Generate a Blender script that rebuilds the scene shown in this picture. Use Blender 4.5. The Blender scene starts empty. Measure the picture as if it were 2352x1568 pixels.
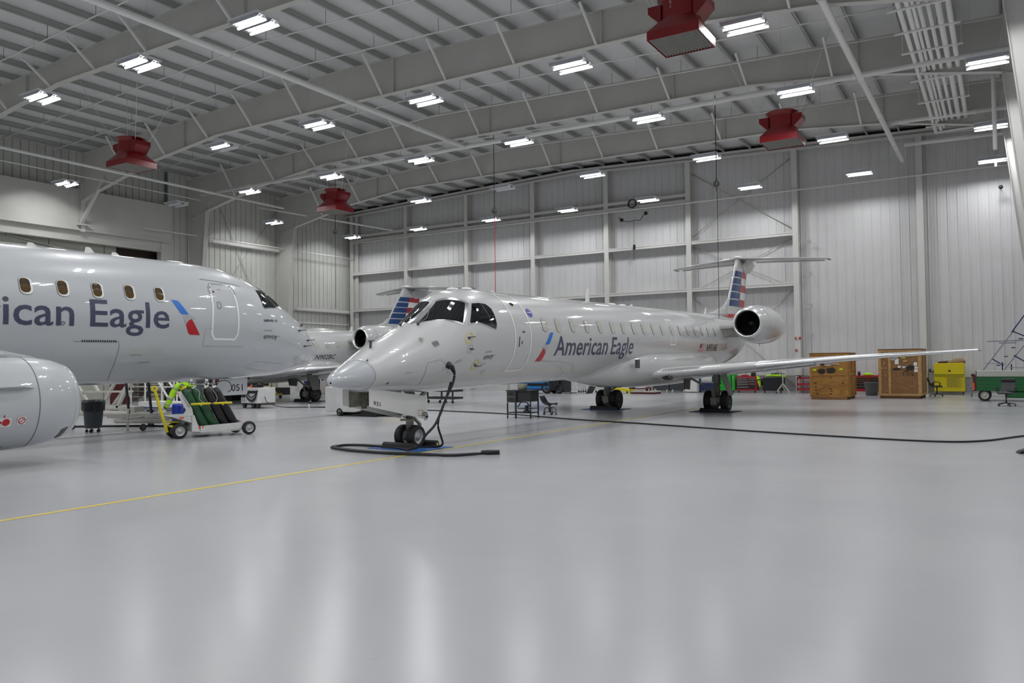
import bpy, bmesh, math, random
from mathutils import Vector, Matrix, Euler
PI = math.pi
random.seed(7)
SC = bpy.context.scene
COL = SC.collection

# ------------------------------------------------------------------ camera
def set_camera():
    yaw, pitch, roll = math.radians(-31.70), math.radians(1.654), math.radians(-0.67)
    fwd = Vector((math.sin(yaw)*math.cos(pitch), math.cos(yaw)*math.cos(pitch), math.sin(pitch)))
    right = Vector((math.cos(yaw), -math.sin(yaw), 0))
    up = right.cross(fwd)
    r = math.cos(roll)*right + math.sin(roll)*up
    u = -math.sin(roll)*right + math.cos(roll)*up
    cd = bpy.data.cameras.new('camera'); c = bpy.data.objects.new('camera', cd); COL.objects.link(c)
    m = Matrix((r, u, -fwd)).transposed().to_4x4(); m.translation = (0, 0, 1.749)
    c.matrix_world = m
    cd.sensor_width = 36.0; cd.lens = 1826.0/2352*36.0
    cd.clip_start = 0.1; cd.clip_end = 300
    SC.camera = c
set_camera()
W = bpy.data.worlds.new('world'); SC.world = W; W.use_nodes = True
W.node_tree.nodes['Background'].inputs[0].default_value = (0.75, 0.82, 1, 1)
W.node_tree.nodes['Background'].inputs[1].default_value = 0.02
SC.view_settings.view_transform = 'Standard'; SC.view_settings.look = 'None'
SC.view_settings.exposure = 0.0; SC.view_settings.gamma = 1.0
SC.view_settings.use_curve_mapping = False
SC.cycles.max_bounces = 5; SC.cycles.diffuse_bounces = 4; SC.cycles.glossy_bounces = 3
SC.cycles.use_adaptive_sampling = True; SC.cycles.adaptive_threshold = 0.03; SC.cycles.use_denoising = True
SC.cycles.sample_clamp_indirect = 3.0; SC.cycles.caustics_reflective = False; SC.cycles.caustics_refractive = False
LAMP_W = 64.0         # watts of each tube pair of the high bay lamps
LAMP_SPREAD = 180

# ------------------------------------------------------------------ materials
MATS = {}
def mat(name, color, rough=0.5, metal=0.0, coat=0.0, emit=None, es=0.0, noise=0.0, nscale=3.0, bump=0.0, bscale=40.0, alpha=1.0, spec=0.5, dirt=None, crough=0.03):
    if name in MATS: return MATS[name]
    m = bpy.data.materials.new(name); m.use_nodes = True
    nt = m.node_tree; b = nt.nodes['Principled BSDF']
    c = tuple(color)+(1,)
    b.inputs['Base Color'].default_value = c
    b.inputs['Roughness'].default_value = rough
    b.inputs['Metallic'].default_value = metal
    b.inputs['Specular IOR Level'].default_value = spec
    if coat: b.inputs['Coat Weight'].default_value = coat; b.inputs['Coat Roughness'].default_value = crough
    if emit: b.inputs['Emission Color'].default_value = tuple(emit)+(1,); b.inputs['Emission Strength'].default_value = es
    if alpha < 1: b.inputs['Alpha'].default_value = alpha
    tc = None
    if noise or bump or dirt:
        tc = nt.nodes.new('ShaderNodeTexCoord')
    if noise or dirt:
        n = nt.nodes.new('ShaderNodeTexNoise'); n.inputs['Scale'].default_value = nscale; n.inputs['Detail'].default_value = 5
        nt.links.new(tc.outputs['Object'], n.inputs['Vector'])
        r = nt.nodes.new('ShaderNodeValToRGB')
        d = dirt if dirt else tuple(x*(1-noise) for x in color)
        r.color_ramp.elements[0].color = tuple(d)+(1,); r.color_ramp.elements[1].color = c
        r.color_ramp.elements[0].position = 0.35; r.color_ramp.elements[1].position = 0.62
        nt.links.new(n.outputs['Fac'], r.inputs['Fac']); nt.links.new(r.outputs['Color'], b.inputs['Base Color'])
    if bump:
        n2 = nt.nodes.new('ShaderNodeTexNoise'); n2.inputs['Scale'].default_value = bscale
        nt.links.new(tc.outputs['Object'], n2.inputs['Vector'])
        bp = nt.nodes.new('ShaderNodeBump'); bp.inputs['Strength'].default_value = bump; bp.inputs['Distance'].default_value = 0.02
        nt.links.new(n2.outputs['Fac'], bp.inputs['Height']); nt.links.new(bp.outputs['Normal'], b.inputs['Normal'])
    MATS[name] = m
    return m
def M(n): return MATS[n]

mat('plane_paint', (0.53, 0.535, 0.535), 0.35, 0.0, coat=1.0, crough=0.03)
mat('plane_paint_e', (0.50, 0.525, 0.545), 0.35, 0.0, coat=1.0, crough=0.03)
mat('white_paint', (0.80, 0.80, 0.78), 0.35)
mat('decal_white', (0.86, 0.86, 0.85), 0.3)
mat('navy', (0.055, 0.065, 0.115), 0.3)
mat('deep_blue', (0.008, 0.045, 0.17), 0.3)
mat('logo_blue_top', (0.02, 0.18, 0.62), 0.3)
mat('logo_red', (0.48, 0.012, 0.02), 0.3)
mat('logo_grey', (0.42, 0.43, 0.45), 0.3)
mat('fade_red', (0.52, 0.10, 0.11), 0.35)
mat('black_text', (0.02, 0.02, 0.03), 0.4)
mat('grey_text', (0.16, 0.17, 0.19), 0.4)
mat('seam', (0.16, 0.17, 0.18), 0.6)
mat('joint_black', (0.035, 0.035, 0.04), 0.6)
mat('light_seam', (0.30, 0.31, 0.32), 0.6)
mat('glass_dark', (0.006, 0.007, 0.009), 0.03, spec=0.8)
mat('cabin_pane', (0.50, 0.49, 0.42), 0.15, coat=0.6)
mat('amber_pane', (0.10, 0.062, 0.022), 0.06, coat=0.6)
mat('metal', (0.60, 0.60, 0.61), 0.25, 1.0)
mat('polished', (0.84, 0.85, 0.86), 0.30, 1.0)
mat('dark_metal', (0.10, 0.10, 0.10), 0.45, 0.6)
mat('gear_paint', (0.36, 0.36, 0.30), 0.45, noise=0.3, nscale=6)
mat('shaded_grey', (0.30, 0.30, 0.28), 0.45, noise=0.12, nscale=4)  # grey darkened to carry the shade on the main gear
mat('door_inside', (0.30, 0.29, 0.22), 0.6, noise=0.6, nscale=5)
mat('rubber', (0.014, 0.014, 0.015), 0.6)
mat('black_plastic', (0.012, 0.012, 0.014), 0.4)
mat('engine_black', (0.006, 0.005, 0.006), 0.5)
mat('hub', (0.45, 0.46, 0.45), 0.4, 0.3)
mat('yellow_paint', (0.72, 0.62, 0.01), 0.4)
mat('yellow_ring', (0.75, 0.58, 0.08), 0.4)
mat('yellow_cab', (0.72, 0.60, 0.006), 0.4)
mat('green_cyl', (0.028, 0.105, 0.045), 0.35, noise=0.35, nscale=5)
mat('black_cyl', (0.018, 0.018, 0.020), 0.38, noise=0.4, nscale=5)
mat('hivis', (0.42, 0.80, 0.02), 0.7)
mat('reflective', (0.42, 0.42, 0.38), 0.5)
mat('cart_white', (0.66, 0.66, 0.65), 0.45, noise=0.1)
mat('orange', (0.78, 0.09, 0.015), 0.5)
mat('blue_plastic', (0.008, 0.04, 0.42), 0.4)
mat('bin_grey', (0.045, 0.055, 0.065), 0.5)
mat('bin_light', (0.10, 0.11, 0.11), 0.6)
mat('steel_cream', (0.52, 0.51, 0.46), 0.5, noise=0.15)
mat('structure_paint', (0.68, 0.68, 0.65), 0.55, noise=0.04, nscale=1.5)
mat('girder_paint', (0.60, 0.60, 0.56), 0.6, noise=0.05, nscale=1.0)
mat('pipe_paint', (0.84, 0.84, 0.82), 0.45)
mat('purlin_grey', (0.44, 0.45, 0.43), 0.55)
mat('brace_white', (0.84, 0.84, 0.82), 0.5)
mat('radome', (0.47, 0.49, 0.52), 0.3, 0.0, coat=1.0, crough=0.03)
mat('lamp_housing', (0.75, 0.76, 0.80), 0.35)
mat('lamp_cap', (0.80, 0.80, 0.66), 0.5)
mat('tube_glow', (1, 1, 1), 0.5, emit=(0.93, 0.95, 1.0), es=6.0)
mat('lamp_dead', (0.80, 0.80, 0.80), 0.4)
mat('heater_red', (0.23, 0.003, 0.008), 0.35, coat=0.3)
mat('grille_grey', (0.30, 0.30, 0.27), 0.5)
mat('rope_red', (0.45, 0.02, 0.04), 0.6)
mat('cable_black', (0.01, 0.01, 0.012), 0.5)
mat('blue_mat', (0.02, 0.13, 0.42), 0.6)
mat('dark_mat', (0.02, 0.03, 0.08), 0.6)
mat('tool_green', (0.02, 0.48, 0.035), 0.35)
mat('tool_red', (0.42, 0.008, 0.02), 0.35)
mat('tool_black', (0.012, 0.013, 0.016), 0.4)
mat('tool_blue', (0.015, 0.03, 0.13), 0.4)
mat('chrome', (0.7, 0.7, 0.7), 0.15, 1.0)
mat('gap_shade', (0.012, 0.012, 0.012), 0.9)
mat('wood_dark', (0.10, 0.045, 0.015), 0.7)
mat('forklift_blue', (0.012, 0.22, 0.60), 0.4)
mat('crimson_line', (0.45, 0.01, 0.05), 0.5)
mat('flag_red', (0.45, 0.02, 0.03), 0.4)
mat('decal_purple', (0.02, 0.015, 0.30), 0.4)
mat('cart_green', (0.008, 0.13, 0.03), 0.4, coat=0.3)
mat('cart_bed', (0.45, 0.46, 0.42), 0.5)
mat('chair_grey', (0.03, 0.03, 0.035), 0.5)
mat('stair_blue', (0.025, 0.03, 0.14), 0.4)
mat('stair_steel', (0.32, 0.32, 0.40), 0.4, 0.4)
mat('tan_cloth', (0.30, 0.20, 0.10), 0.8)
mat('brown_cloth', (0.06, 0.03, 0.02), 0.8)
mat('burgundy', (0.09, 0.008, 0.012), 0.6)
mat('lemon_sticker', (0.55, 0.72, 0.02), 0.6)
mat('paper', (0.75, 0.75, 0.74), 0.7)
mat('stencil', (0.03, 0.022, 0.015), 0.8)
mat('stencil_faint', (0.20, 0.11, 0.03), 0.8)
mat('grey_wainscot', (0.36, 0.36, 0.36), 0.6)
mat('cyan_lamp', (0.9, 0.1, 0.1), 0.5, emit=(1, 0.08, 0.04), es=6)
mat('hangar_door', (0.42, 0.43, 0.38), 0.6, noise=0.1, nscale=0.6)
mat('door_dark', (0.07, 0.05, 0.035), 0.7)
mat('frame_dark', (0.03, 0.028, 0.03), 0.6)

def wood_mat(name, c1, c2, scale=2.5):
    m = bpy.data.materials.new(name); m.use_nodes = True; nt = m.node_tree; b = nt.nodes['Principled BSDF']
    tc = nt.nodes.new('ShaderNodeTexCoord'); mp = nt.nodes.new('ShaderNodeMapping'); mp.inputs['Scale'].default_value = (1, 1, 3)
    n = nt.nodes.new('ShaderNodeTexNoise'); n.inputs['Scale'].default_value = scale; n.inputs['Detail'].default_value = 8; n.inputs['Distortion'].default_value = 1.2
    r = nt.nodes.new('ShaderNodeValToRGB'); r.color_ramp.elements[0].color = c1+(1,); r.color_ramp.elements[1].color = c2+(1,)
    r.color_ramp.elements[0].position = 0.3; r.color_ramp.elements[1].position = 0.65
    nt.links.new(tc.outputs['Object'], mp.inputs[0]); nt.links.new(mp.outputs[0], n.inputs['Vector'])
    nt.links.new(n.outputs['Fac'], r.inputs['Fac']); nt.links.new(r.outputs['Color'], b.inputs['Base Color'])
    b.inputs['Roughness'].default_value = 0.6
    MATS[name] = m
wood_mat('crate_ply', (0.27, 0.125, 0.022), (0.44, 0.215, 0.045), 1.6)
wood_mat('crate_osb', (0.15, 0.07, 0.025), (0.30, 0.155, 0.055), 7.0)
wood_mat('crate_pine', (0.38, 0.22, 0.075), (0.50, 0.31, 0.12), 2.0)

def floor_mat():
    m = bpy.data.materials.new('epoxy_floor'); m.use_nodes = True; nt = m.node_tree; b = nt.nodes['Principled BSDF']
    L = nt.links
    tc = nt.nodes.new('ShaderNodeTexCoord')
    n = nt.nodes.new('ShaderNodeTexNoise'); n.inputs['Scale'].default_value = 0.22; n.inputs['Detail'].default_value = 6
    L.new(tc.outputs['Object'], n.inputs['Vector'])
    r = nt.nodes.new('ShaderNodeValToRGB')
    r.color_ramp.elements[0].color = (0.43, 0.435, 0.455, 1); r.color_ramp.elements[1].color = (0.50, 0.505, 0.52, 1)
    r.color_ramp.elements[0].position = 0.3; r.color_ramp.elements[1].position = 0.7
    L.new(n.outputs['Fac'], r.inputs['Fac'])
    # scuffs: thin streaks
    mp = nt.nodes.new('ShaderNodeMapping'); mp.inputs['Scale'].default_value = (2.2, 0.5, 1); mp.inputs['Rotation'].default_value = (0, 0, 0.5)
    L.new(tc.outputs['Object'], mp.inputs[0])
    n2 = nt.nodes.new('ShaderNodeTexNoise'); n2.inputs['Scale'].default_value = 2.0; n2.inputs['Detail'].default_value = 12; n2.inputs['Roughness'].default_value = 0.75
    L.new(mp.outputs[0], n2.inputs['Vector'])
    r2 = nt.nodes.new('ShaderNodeValToRGB'); r2.color_ramp.elements[0].position = 0.26; r2.color_ramp.elements[1].position = 0.33
    r2.color_ramp.elements[0].color = (0.55, 0.55, 0.55, 1); r2.color_ramp.elements[1].color = (1, 1, 1, 1)
    L.new(n2.outputs['Fac'], r2.inputs['Fac'])
    mx = nt.nodes.new('ShaderNodeMixRGB'); mx.blend_type = 'MULTIPLY'; mx.inputs[0].default_value = 1
    L.new(r.outputs[0], mx.inputs[1]); L.new(r2.outputs[0], mx.inputs[2]); L.new(mx.outputs[0], b.inputs['Base Color'])
    n3 = nt.nodes.new('ShaderNodeTexNoise'); n3.inputs['Scale'].default_value = 0.6; n3.inputs['Detail'].default_value = 4
    L.new(tc.outputs['Object'], n3.inputs['Vector'])
    mr = nt.nodes.new('ShaderNodeMapRange'); mr.inputs['To Min'].default_value = 0.18; mr.inputs['To Max'].default_value = 0.25
    L.new(n3.outputs['Fac'], mr.inputs['Value']); L.new(mr.outputs[0], b.inputs['Roughness'])
    n4 = nt.nodes.new('ShaderNodeTexNoise'); n4.inputs['Scale'].default_value = 3.0; n4.inputs['Detail'].default_value = 3
    L.new(tc.outputs['Object'], n4.inputs['Vector'])
    bp = nt.nodes.new('ShaderNodeBump'); bp.inputs['Strength'].default_value = 0.06; bp.inputs['Distance'].default_value = 0.02
    L.new(n4.outputs['Fac'], bp.inputs['Height']); L.new(bp.outputs[0], b.inputs['Normal'])
    b.inputs['Specular IOR Level'].default_value = 0.25
    MATS['epoxy_floor'] = m
floor_mat()

def panel_mat(name, base, low):
    m = bpy.data.materials.new(name); m.use_nodes = True; nt = m.node_tree; b = nt.nodes['Principled BSDF']
    tc = nt.nodes.new('ShaderNodeTexCoord'); n = nt.nodes.new('ShaderNodeTexNoise'); n.inputs['Scale'].default_value = 0.8; n.inputs['Detail'].default_value = 8
    nt.links.new(tc.outputs['Object'], n.inputs['Vector'])
    r = nt.nodes.new('ShaderNodeValToRGB'); r.color_ramp.elements[0].position = 0.3; r.color_ramp.elements[1].position = 0.6
    r.color_ramp.elements[0].color = low+(1,); r.color_ramp.elements[1].color = base+(1,)
    nt.links.new(n.outputs['Fac'], r.inputs['Fac']); nt.links.new(r.outputs[0], b.inputs['Base Color'])
    b.inputs['Roughness'].default_value = 0.42
    MATS[name] = m
panel_mat('wall_panel', (0.68, 0.68, 0.685), (0.645, 0.645, 0.645))
panel_mat('left_panel', (0.62, 0.63, 0.59), (0.56, 0.57, 0.53))
panel_mat('deck_white', (0.74, 0.74, 0.74), (0.69, 0.69, 0.69))

# ------------------------------------------------------------------ mesh builder
class MB:
    def __init__(s): s.v = []; s.f = []; s.sm = []; s.mi = []; s.k = 0
    def add(s, vs, fs, smooth=False):
        o = len(s.v); s.v += [tuple(v) for v in vs]
        for f in fs: s.f.append([i+o for i in f]); s.sm.append(smooth); s.mi.append(s.k)
        return s
    def box(s, x0, x1, y0, y1, z0, z1, R=None, c=None):
        vs = [(x, y, z) for z in (z0, z1) for y in (y0, y1) for x in (x0, x1)]
        if R is not None:
            c = Vector(c) if c is not None else Vector(((x0+x1)/2, (y0+y1)/2, (z0+z1)/2))
            vs = [R @ (Vector(v)-c)+c for v in vs]
        return s.add(vs, [(0, 2, 3, 1), (4, 5, 7, 6), (0, 1, 5, 4), (2, 6, 7, 3), (0, 4, 6, 2), (1, 3, 7, 5)])
    def bar(s, p, q, w, h=None, up=(0, 0, 1)):
        h = h or w; p = Vector(p); q = Vector(q); d = (q-p).normalized(); u = Vector(up)
        if abs(d.dot(u)) > 0.98: u = Vector((1, 0, 0))
        a = d.cross(u).normalized(); b = a.cross(d)
        vs = [e+a*sx*w/2+b*sy*h/2 for e in (p, q) for sy in (-1, 1) for sx in (-1, 1)]
        return s.add(vs, [(0, 1, 3, 2), (4, 6, 7, 5), (0, 4, 5, 1), (2, 3, 7, 6), (0, 2, 6, 4), (1, 5, 7, 3)])
    def cyl(s, p, q, r, r2=None, n=16, cap=True, smooth=True):
        r2 = r if r2 is None else r2
        return s.rings([(p, r), (q, r2)], n, cap, smooth)
    def rings(s, pr, n=16, cap=True, smooth=True):
        pts = [Vector(a) for a, _ in pr]; o = []
        d0 = (pts[-1]-pts[0]).normalized(); u = Vector((0, 0, 1)) if abs(d0.z) < .9 else Vector((1, 0, 0))
        for i, (a, r) in enumerate(pr):
            a = Vector(a)
            d = (pts[min(i+1, len(pts)-1)]-pts[max(i-1, 0)])
            d = d.normalized() if d.length > 1e-9 else d0
            x = d.cross(u)
            if x.length < .05: x = d.cross(Vector((0, 1, 0)))
            x.normalize(); y = x.cross(d)
            o += [a+(x*math.cos(2*PI*k/n)+y*math.sin(2*PI*k/n))*r for k in range(n)]
        fs = [(i*n+k, i*n+(k+1) % n, (i+1)*n+(k+1) % n, (i+1)*n+k) for i in range(len(pr)-1) for k in range(n)]
        s.add(o, fs, smooth)
        if cap:
            b = len(s.v)-len(o); s.f.append([b+k for k in range(n)][::-1]); s.sm.append(False); s.mi.append(s.k)
            b2 = len(s.v)-n; s.f.append([b2+k for k in range(n)]); s.sm.append(False); s.mi.append(s.k)
        return s
    def tube(s, pts, r, n=8): return s.rings([(p, r) for p in pts], n)
    def lathe(s, c, axis, prof, n=32, smooth=True):
        c = Vector(c); a = Vector(axis).normalized(); u = Vector((0, 0, 1)) if abs(a.z) < .9 else Vector((1, 0, 0))
        x = a.cross(u).normalized(); y = x.cross(a)
        vs = [c+a*t+(x*math.cos(2*PI*k/n)+y*math.sin(2*PI*k/n))*r for t, r in prof for k in range(n)]
        fs = [(i*n+k, i*n+(k+1) % n, (i+1)*n+(k+1) % n, (i+1)*n+k) for i in range(len(prof)-1) for k in range(n)]
        return s.add(vs, fs, smooth)
    def sphere(s, c, r, sx=1, sy=1, sz=1, n=16, m=10):
        c = Vector(c); vs = []; fs = []
        for i in range(m+1):
            ph = PI*i/m
            for k in range(n):
                t = 2*PI*k/n; vs.append(c+Vector((r*sx*math.sin(ph)*math.cos(t), r*sy*math.sin(ph)*math.sin(t), r*sz*math.cos(ph))))
        for i in range(m):
            for k in range(n): fs.append((i*n+k, (i+1)*n+k, (i+1)*n+(k+1) % n, i*n+(k+1) % n))
        return s.add(vs, fs, True)
    def prism(s, poly, axis, a0, a1):
        # poly: 2D points in the two other axes (order x,y,z without axis)
        def P(u, w, a):
            return {'x': (a, u, w), 'y': (u, a, w), 'z': (u, w, a)}[axis]
        n = len(poly); vs = [P(u, w, a0) for u, w in poly]+[P(u, w, a1) for u, w in poly]
        fs = [tuple(range(n))[::-1], tuple(range(n, 2*n))]+[(i, (i+1) % n, n+(i+1) % n, n+i) for i in range(n)]
        return s.add(vs, fs)
    def loft(s, secs, cap=True, smooth=True, closed=True):
        n = len(secs[0]); vs = [p for sec in secs for p in sec]; kk = n if closed else n-1
        fs = [(i*n+k, i*n+(k+1) % n, (i+1)*n+(k+1) % n, (i+1)*n+k) for i in range(len(secs)-1) for k in range(kk)]
        s.add(vs, fs, smooth)
        if cap:
            b = len(s.v)-len(vs); s.f.append([b+k for k in range(n)][::-1]); s.sm.append(False); s.mi.append(s.k)
            b2 = len(s.v)-n; s.f.append([b2+k for k in range(n)]); s.sm.append(False); s.mi.append(s.k)
        return s
    def build(s, name, m, parent=None, label=None, bevel=0, fix=True):
        me = bpy.data.meshes.new(name); me.from_pydata(s.v, [], s.f)
        for mm in (m if isinstance(m, (list, tuple)) else [m]): me.materials.append(MATS[mm])
        for p, sm, mi in zip(me.polygons, s.sm, s.mi): p.use_smooth = sm; p.material_index = mi
        if fix:
            bm = bmesh.new(); bm.from_mesh(me); bmesh.ops.recalc_face_normals(bm, faces=bm.faces); bm.to_mesh(me); bm.free()
        me.update()
        o = bpy.data.objects.new(name, me); COL.objects.link(o)
        if parent: o.parent = parent
        if label: o['label'] = label
        if bevel:
            b = o.modifiers.new('bevel', 'BEVEL'); b.width = bevel; b.segments = 2; b.limit_method = 'ANGLE'
        return o

def empty(name, loc=(0, 0, 0), rz=0.0, rx=0.0):
    o = bpy.data.objects.new(name, None); COL.objects.link(o); o.location = loc; o.rotation_euler = (rx, 0, rz)
    o.empty_display_size = 0.2
    return o
def tag(o, label, cat, group=None, kind=None):
    o['label'] = label; o['category'] = cat
    if group: o['group'] = group
    if kind: o['kind'] = kind
    return o
def thing(name, label, cat, loc=(0, 0, 0), rz=0.0, group=None, rx=0.0):
    return tag(empty(name, loc, rz, rx), label, cat, group)
def struct(o): o['kind'] = 'structure'; return o
def dup(root, loc=None, rz=None, label=None, group=None):
    def cp(o, par):
        c = o.copy(); COL.objects.link(c); c.parent = par
        for ch in kids.get(o.name, []): cp(ch, c)
        return c
    kids = {}
    for o in COL.objects:
        if o.parent: kids.setdefault(o.parent.name, []).append(o)
    r = cp(root, None)
    if loc is not None: r.location = loc
    if rz is not None: r.rotation_euler = (0, 0, rz)
    if label: r['label'] = label
    if group: r['group'] = group
    return r

def text_mesh(txt, size=1.0, shear=0.0, bold=0.0, spacing=1.0):
    cu = bpy.data.curves.new('t', 'FONT'); cu.body = txt; cu.size = size; cu.shear = shear; cu.offset = bold; cu.space_character = spacing
    cu.resolution_u = 3
    o = bpy.data.objects.new('t', cu); COL.objects.link(o)
    dg = bpy.context.evaluated_depsgraph_get(); dg.update()
    me = bpy.data.meshes.new_from_object(o.evaluated_get(dg))
    bpy.data.objects.remove(o); bpy.data.curves.remove(cu)
    return me
def text_obj(name, txt, m, parent, fn, width=None, height=None, bold=0.0, shear=0.0, cutx=0, cuty=0):
    """flat text; u in 0..width, v measured from the baseline in units where cap height = height; fn(u,v)->point"""
    me = text_mesh(txt, 1.0, shear, bold)
    xs = [v.co.x for v in me.vertices]
    x0, x1 = min(xs), max(xs)
    cap = 0.70
    k = (height/cap) if height else 1
    kx = (width/(x1-x0)) if width else k
    bm = bmesh.new(); bm.from_mesh(me)
    for v in bm.verts: v.co.x = (v.co.x-x0)*kx; v.co.y *= k; v.co.z = 0
    def cuts(axis, step):
        vals = [v.co[axis] for v in bm.verts]; a, b = min(vals), max(vals); t = a+step
        while t < b:
            co = Vector((0, 0, 0)); co[axis] = t; no = Vector((0, 0, 0)); no[axis] = 1
            bmesh.ops.bisect_plane(bm, geom=bm.verts[:]+bm.edges[:]+bm.faces[:], plane_co=co, plane_no=no); t += step
    if cutx: cuts(0, cutx)
    if cuty: cuts(1, cuty)
    for v in bm.verts: v.co = fn(v.co.x, v.co.y)
    bm.to_mesh(me); bm.free(); me.update()
    me.materials.append(MATS[m])
    o = bpy.data.objects.new(name, me); COL.objects.link(o); o.parent = parent
    return o
# ------------------------------------------------------------------ hangar shell
XW, XR, YB, YF = -43.2, 2.3, 46.0, -14.0
def ztop(x): return 14.25-0.034*abs(x+23.5)
def zdeck(x): return ztop(x)+0.26

struct(MB().box(XW-2.5, XR+.3, YF, YB+.2, -0.2, 0).build('floor', 'epoxy_floor'))
# ribbed sheet wall built as a folded profile
def ribbed(name, axis, a0, a1, pos, side, m, zlo, zhi, pitch=0.45, rib=0.035, rw=0.05, minor=True):
    mb = MB(); pts = []; t = a0
    while t < a1-1e-6:
        e = min(t+pitch, a1)
        pts += [(t, 0), (t+rw*.3, rib), (t+rw, rib), (t+rw*1.3, 0)] if rib > 0 else [(t, 0), (t+.008, rib), (t+.03, rib), (t+.038, 0), (t+.06, .012), (t+.075, .012), (t+.09, 0)]
        if minor:
            for k in (1, 2):
                c = t+pitch*k/3
                if c+.02 < e: pts += [(c, 0), (c+.008, .008), (c+.02, .008), (c+.028, 0)]
        t += pitch
    pts.append((a1, 0))
    vs = []
    for a, d in pts:
        p = pos-side*d
        for z in (zlo, zhi(a) if callable(zhi) else zhi):
            vs.append((a, p, z) if axis == 'x' else (p, a, z))
    mb.add(vs, [(2*i, 2*i+2, 2*i+3, 2*i+1) for i in range(len(pts)-1)])
    return struct(mb.build(name, m, fix=False))
ribbed('wall_back', 'x', XW, XR, YB, 1, 'wall_panel', 0, lambda a: zdeck(a)+.1)
ribbed('wall_left', 'y', 30.1, YB, XW, -1, 'left_panel', 0, zdeck(XW)+.1, pitch=0.42, rib=-.05, minor=False)
ribbed('wall_left_upper', 'y', YF, 30.1, XW-.35, -1, 'left_panel', 11.45, zdeck(XW)+.1, pitch=0.42, rib=-.05, minor=False)
ribbed('wall_right', 'y', YF, YB, XR, 1, 'wall_panel', 0, zdeck(XR)+.1)
ribbed('wall_front', 'x', XW, XR, YF, -1, 'wall_panel', 0, lambda a: zdeck(a)+.1)
d = MB()
for x0, x1 in ((XW-.6, -23.5), (-23.5, XR+.3)):
    d.add([(x0, YF, zdeck(x0)), (x1, YF, zdeck(x1)), (x1, YB+.1, zdeck(x1)), (x0, YB+.1, zdeck(x0)),
           (x0, YF, zdeck(x0)+.1), (x1, YF, zdeck(x1)+.1), (x1, YB+.1, zdeck(x1)+.1), (x0, YB+.1, zdeck(x0)+.1)],
          [(0, 1, 2, 3), (4, 5, 6, 7), (0, 1, 5, 4), (2, 3, 7, 6), (0, 3, 7, 4), (1, 2, 6, 5)])
struct(d.build('ceiling', 'deck_white'))
# rake strips along the top of the back wall
rk = MB()
for x0, x1 in ((XW, -23.5), (-23.5, XR)):
    rk.prism([(x0, ztop(x0)-.12), (x1, ztop(x1)-.12), (x1, ztop(x1)+.02), (x0, ztop(x0)+.02)], 'y', YB-.5, YB-.12)
    rk.prism([(x0, ztop(x0)-.32), (x1, ztop(x1)-.32), (x1, ztop(x1)-.24), (x0, ztop(x0)-.24)], 'y', YB-.55, YB-.3)
struct(rk.build('trim_1', 'structure_paint'))
gp = MB()  # black strip painting in the shade of the gap under the roof deck
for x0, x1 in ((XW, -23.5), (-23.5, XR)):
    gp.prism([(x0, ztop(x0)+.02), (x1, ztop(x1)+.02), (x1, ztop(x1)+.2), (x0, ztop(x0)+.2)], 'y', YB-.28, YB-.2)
struct(gp.build('gap_shade_strip', 'gap_shade'))
# back wall columns
BAYX = [-42.7, -37.36, -31.95, -26.55, -21.2, -15.86, -9.76, -3.6]
for i, x in enumerate(BAYX):
    c = MB(); w = .30; h = ztop(x)-.3
    c.box(x, x+w, YB-.52, YB-.50, 0, h).box(x, x+w, YB-.08, YB-.06, 0, h).box(x+w/2-.008, x+w/2+.008, YB-.5, YB-.08, 0, h)
    if i == 0: c.box(x+w-.02, x+w+.35, YB-.3, YB-.28, 0, h)
    struct(c.build('wall_column', 'structure_paint'))
# girts of the back wall
gi = 0
for z, xs in ((8.72, [(0, 6)]), (5.92, [(0, 6)])):
    for a in range(0, 6):
        x0, x1 = BAYX[a]+.30, BAYX[a+1]
        g = MB().box(x0, x1, YB-.50, YB-.05, z+.12, z+.135).box(x0, x1, YB-.50, YB-.485, z-.02, z+.20).box(x0, x1, YB-.50, YB-.36, z-.02, z-.005)
        for k in range(3):
            xx = x0+(x1-x0)*(k+.5)/3; g.cyl((xx, YB-.43, z-.08), (xx, YB-.43, z), .02, n=6)
        struct(g.build('wall_girt', 'structure_paint'))
for a in range(0, 5):
    x0, x1 = BAYX[a]+.30, BAYX[a+1]
    g = MB().box(x0, x1, YB-.48, YB-.1, 11.78, 11.79).box(x0, x1, YB-.5, YB-.48, 11.62, 11.80).box(x0, x1, YB-.5, YB-.48, 11.25, 11.45).box(x0, x1, YB-.5, YB-.2, 11.25, 11.26)
    struct(g.build('wall_girt', 'structure_paint'))
# cross bracing rods in the bay between the sixth and seventh columns
for (p, q, n) in (((-15.6, YB-.12, 13.0), (-9.9, YB-.12, 9.2), 0), ((-15.6, YB-.12, 9.2), (-9.9, YB-.12, 13.1), 0),
                  ((-15.6, YB-.12, 5.9), (-9.9, YB-.12, 8.6), 0), ((-15.6, YB-.12, 8.6), (-9.9, YB-.12, 5.9), 0),
                  ((-15.6, YB-.12, .4), (-9.9, YB-.12, 5.7), 0), ((-15.6, YB-.12, 5.6), (-9.9, YB-.12, .4), 0)):
    struct(MB().cyl(p, q, .022, n=6).build('wall_brace', 'steel_cream'))
# grey wainscot strip at floor level beyond the fifth column
struct(MB().box(-18.5, -9.8, YB-.07, YB-.04, 0, .95).box(-3.2, 1.2, YB-.07, YB-.04, 0, .85).build('baseboard_back', 'grey_wainscot'))
struct(MB().box(-18.5, -9.8, YB-.09, YB-.04, .95, 1.0).box(-3.2, 1.2, YB-.09, YB-.04, .85, .9).box(-42, 1.5, YB-.12, YB-.04, 0, .06).build('trim_2', 'structure_paint'))

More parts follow.
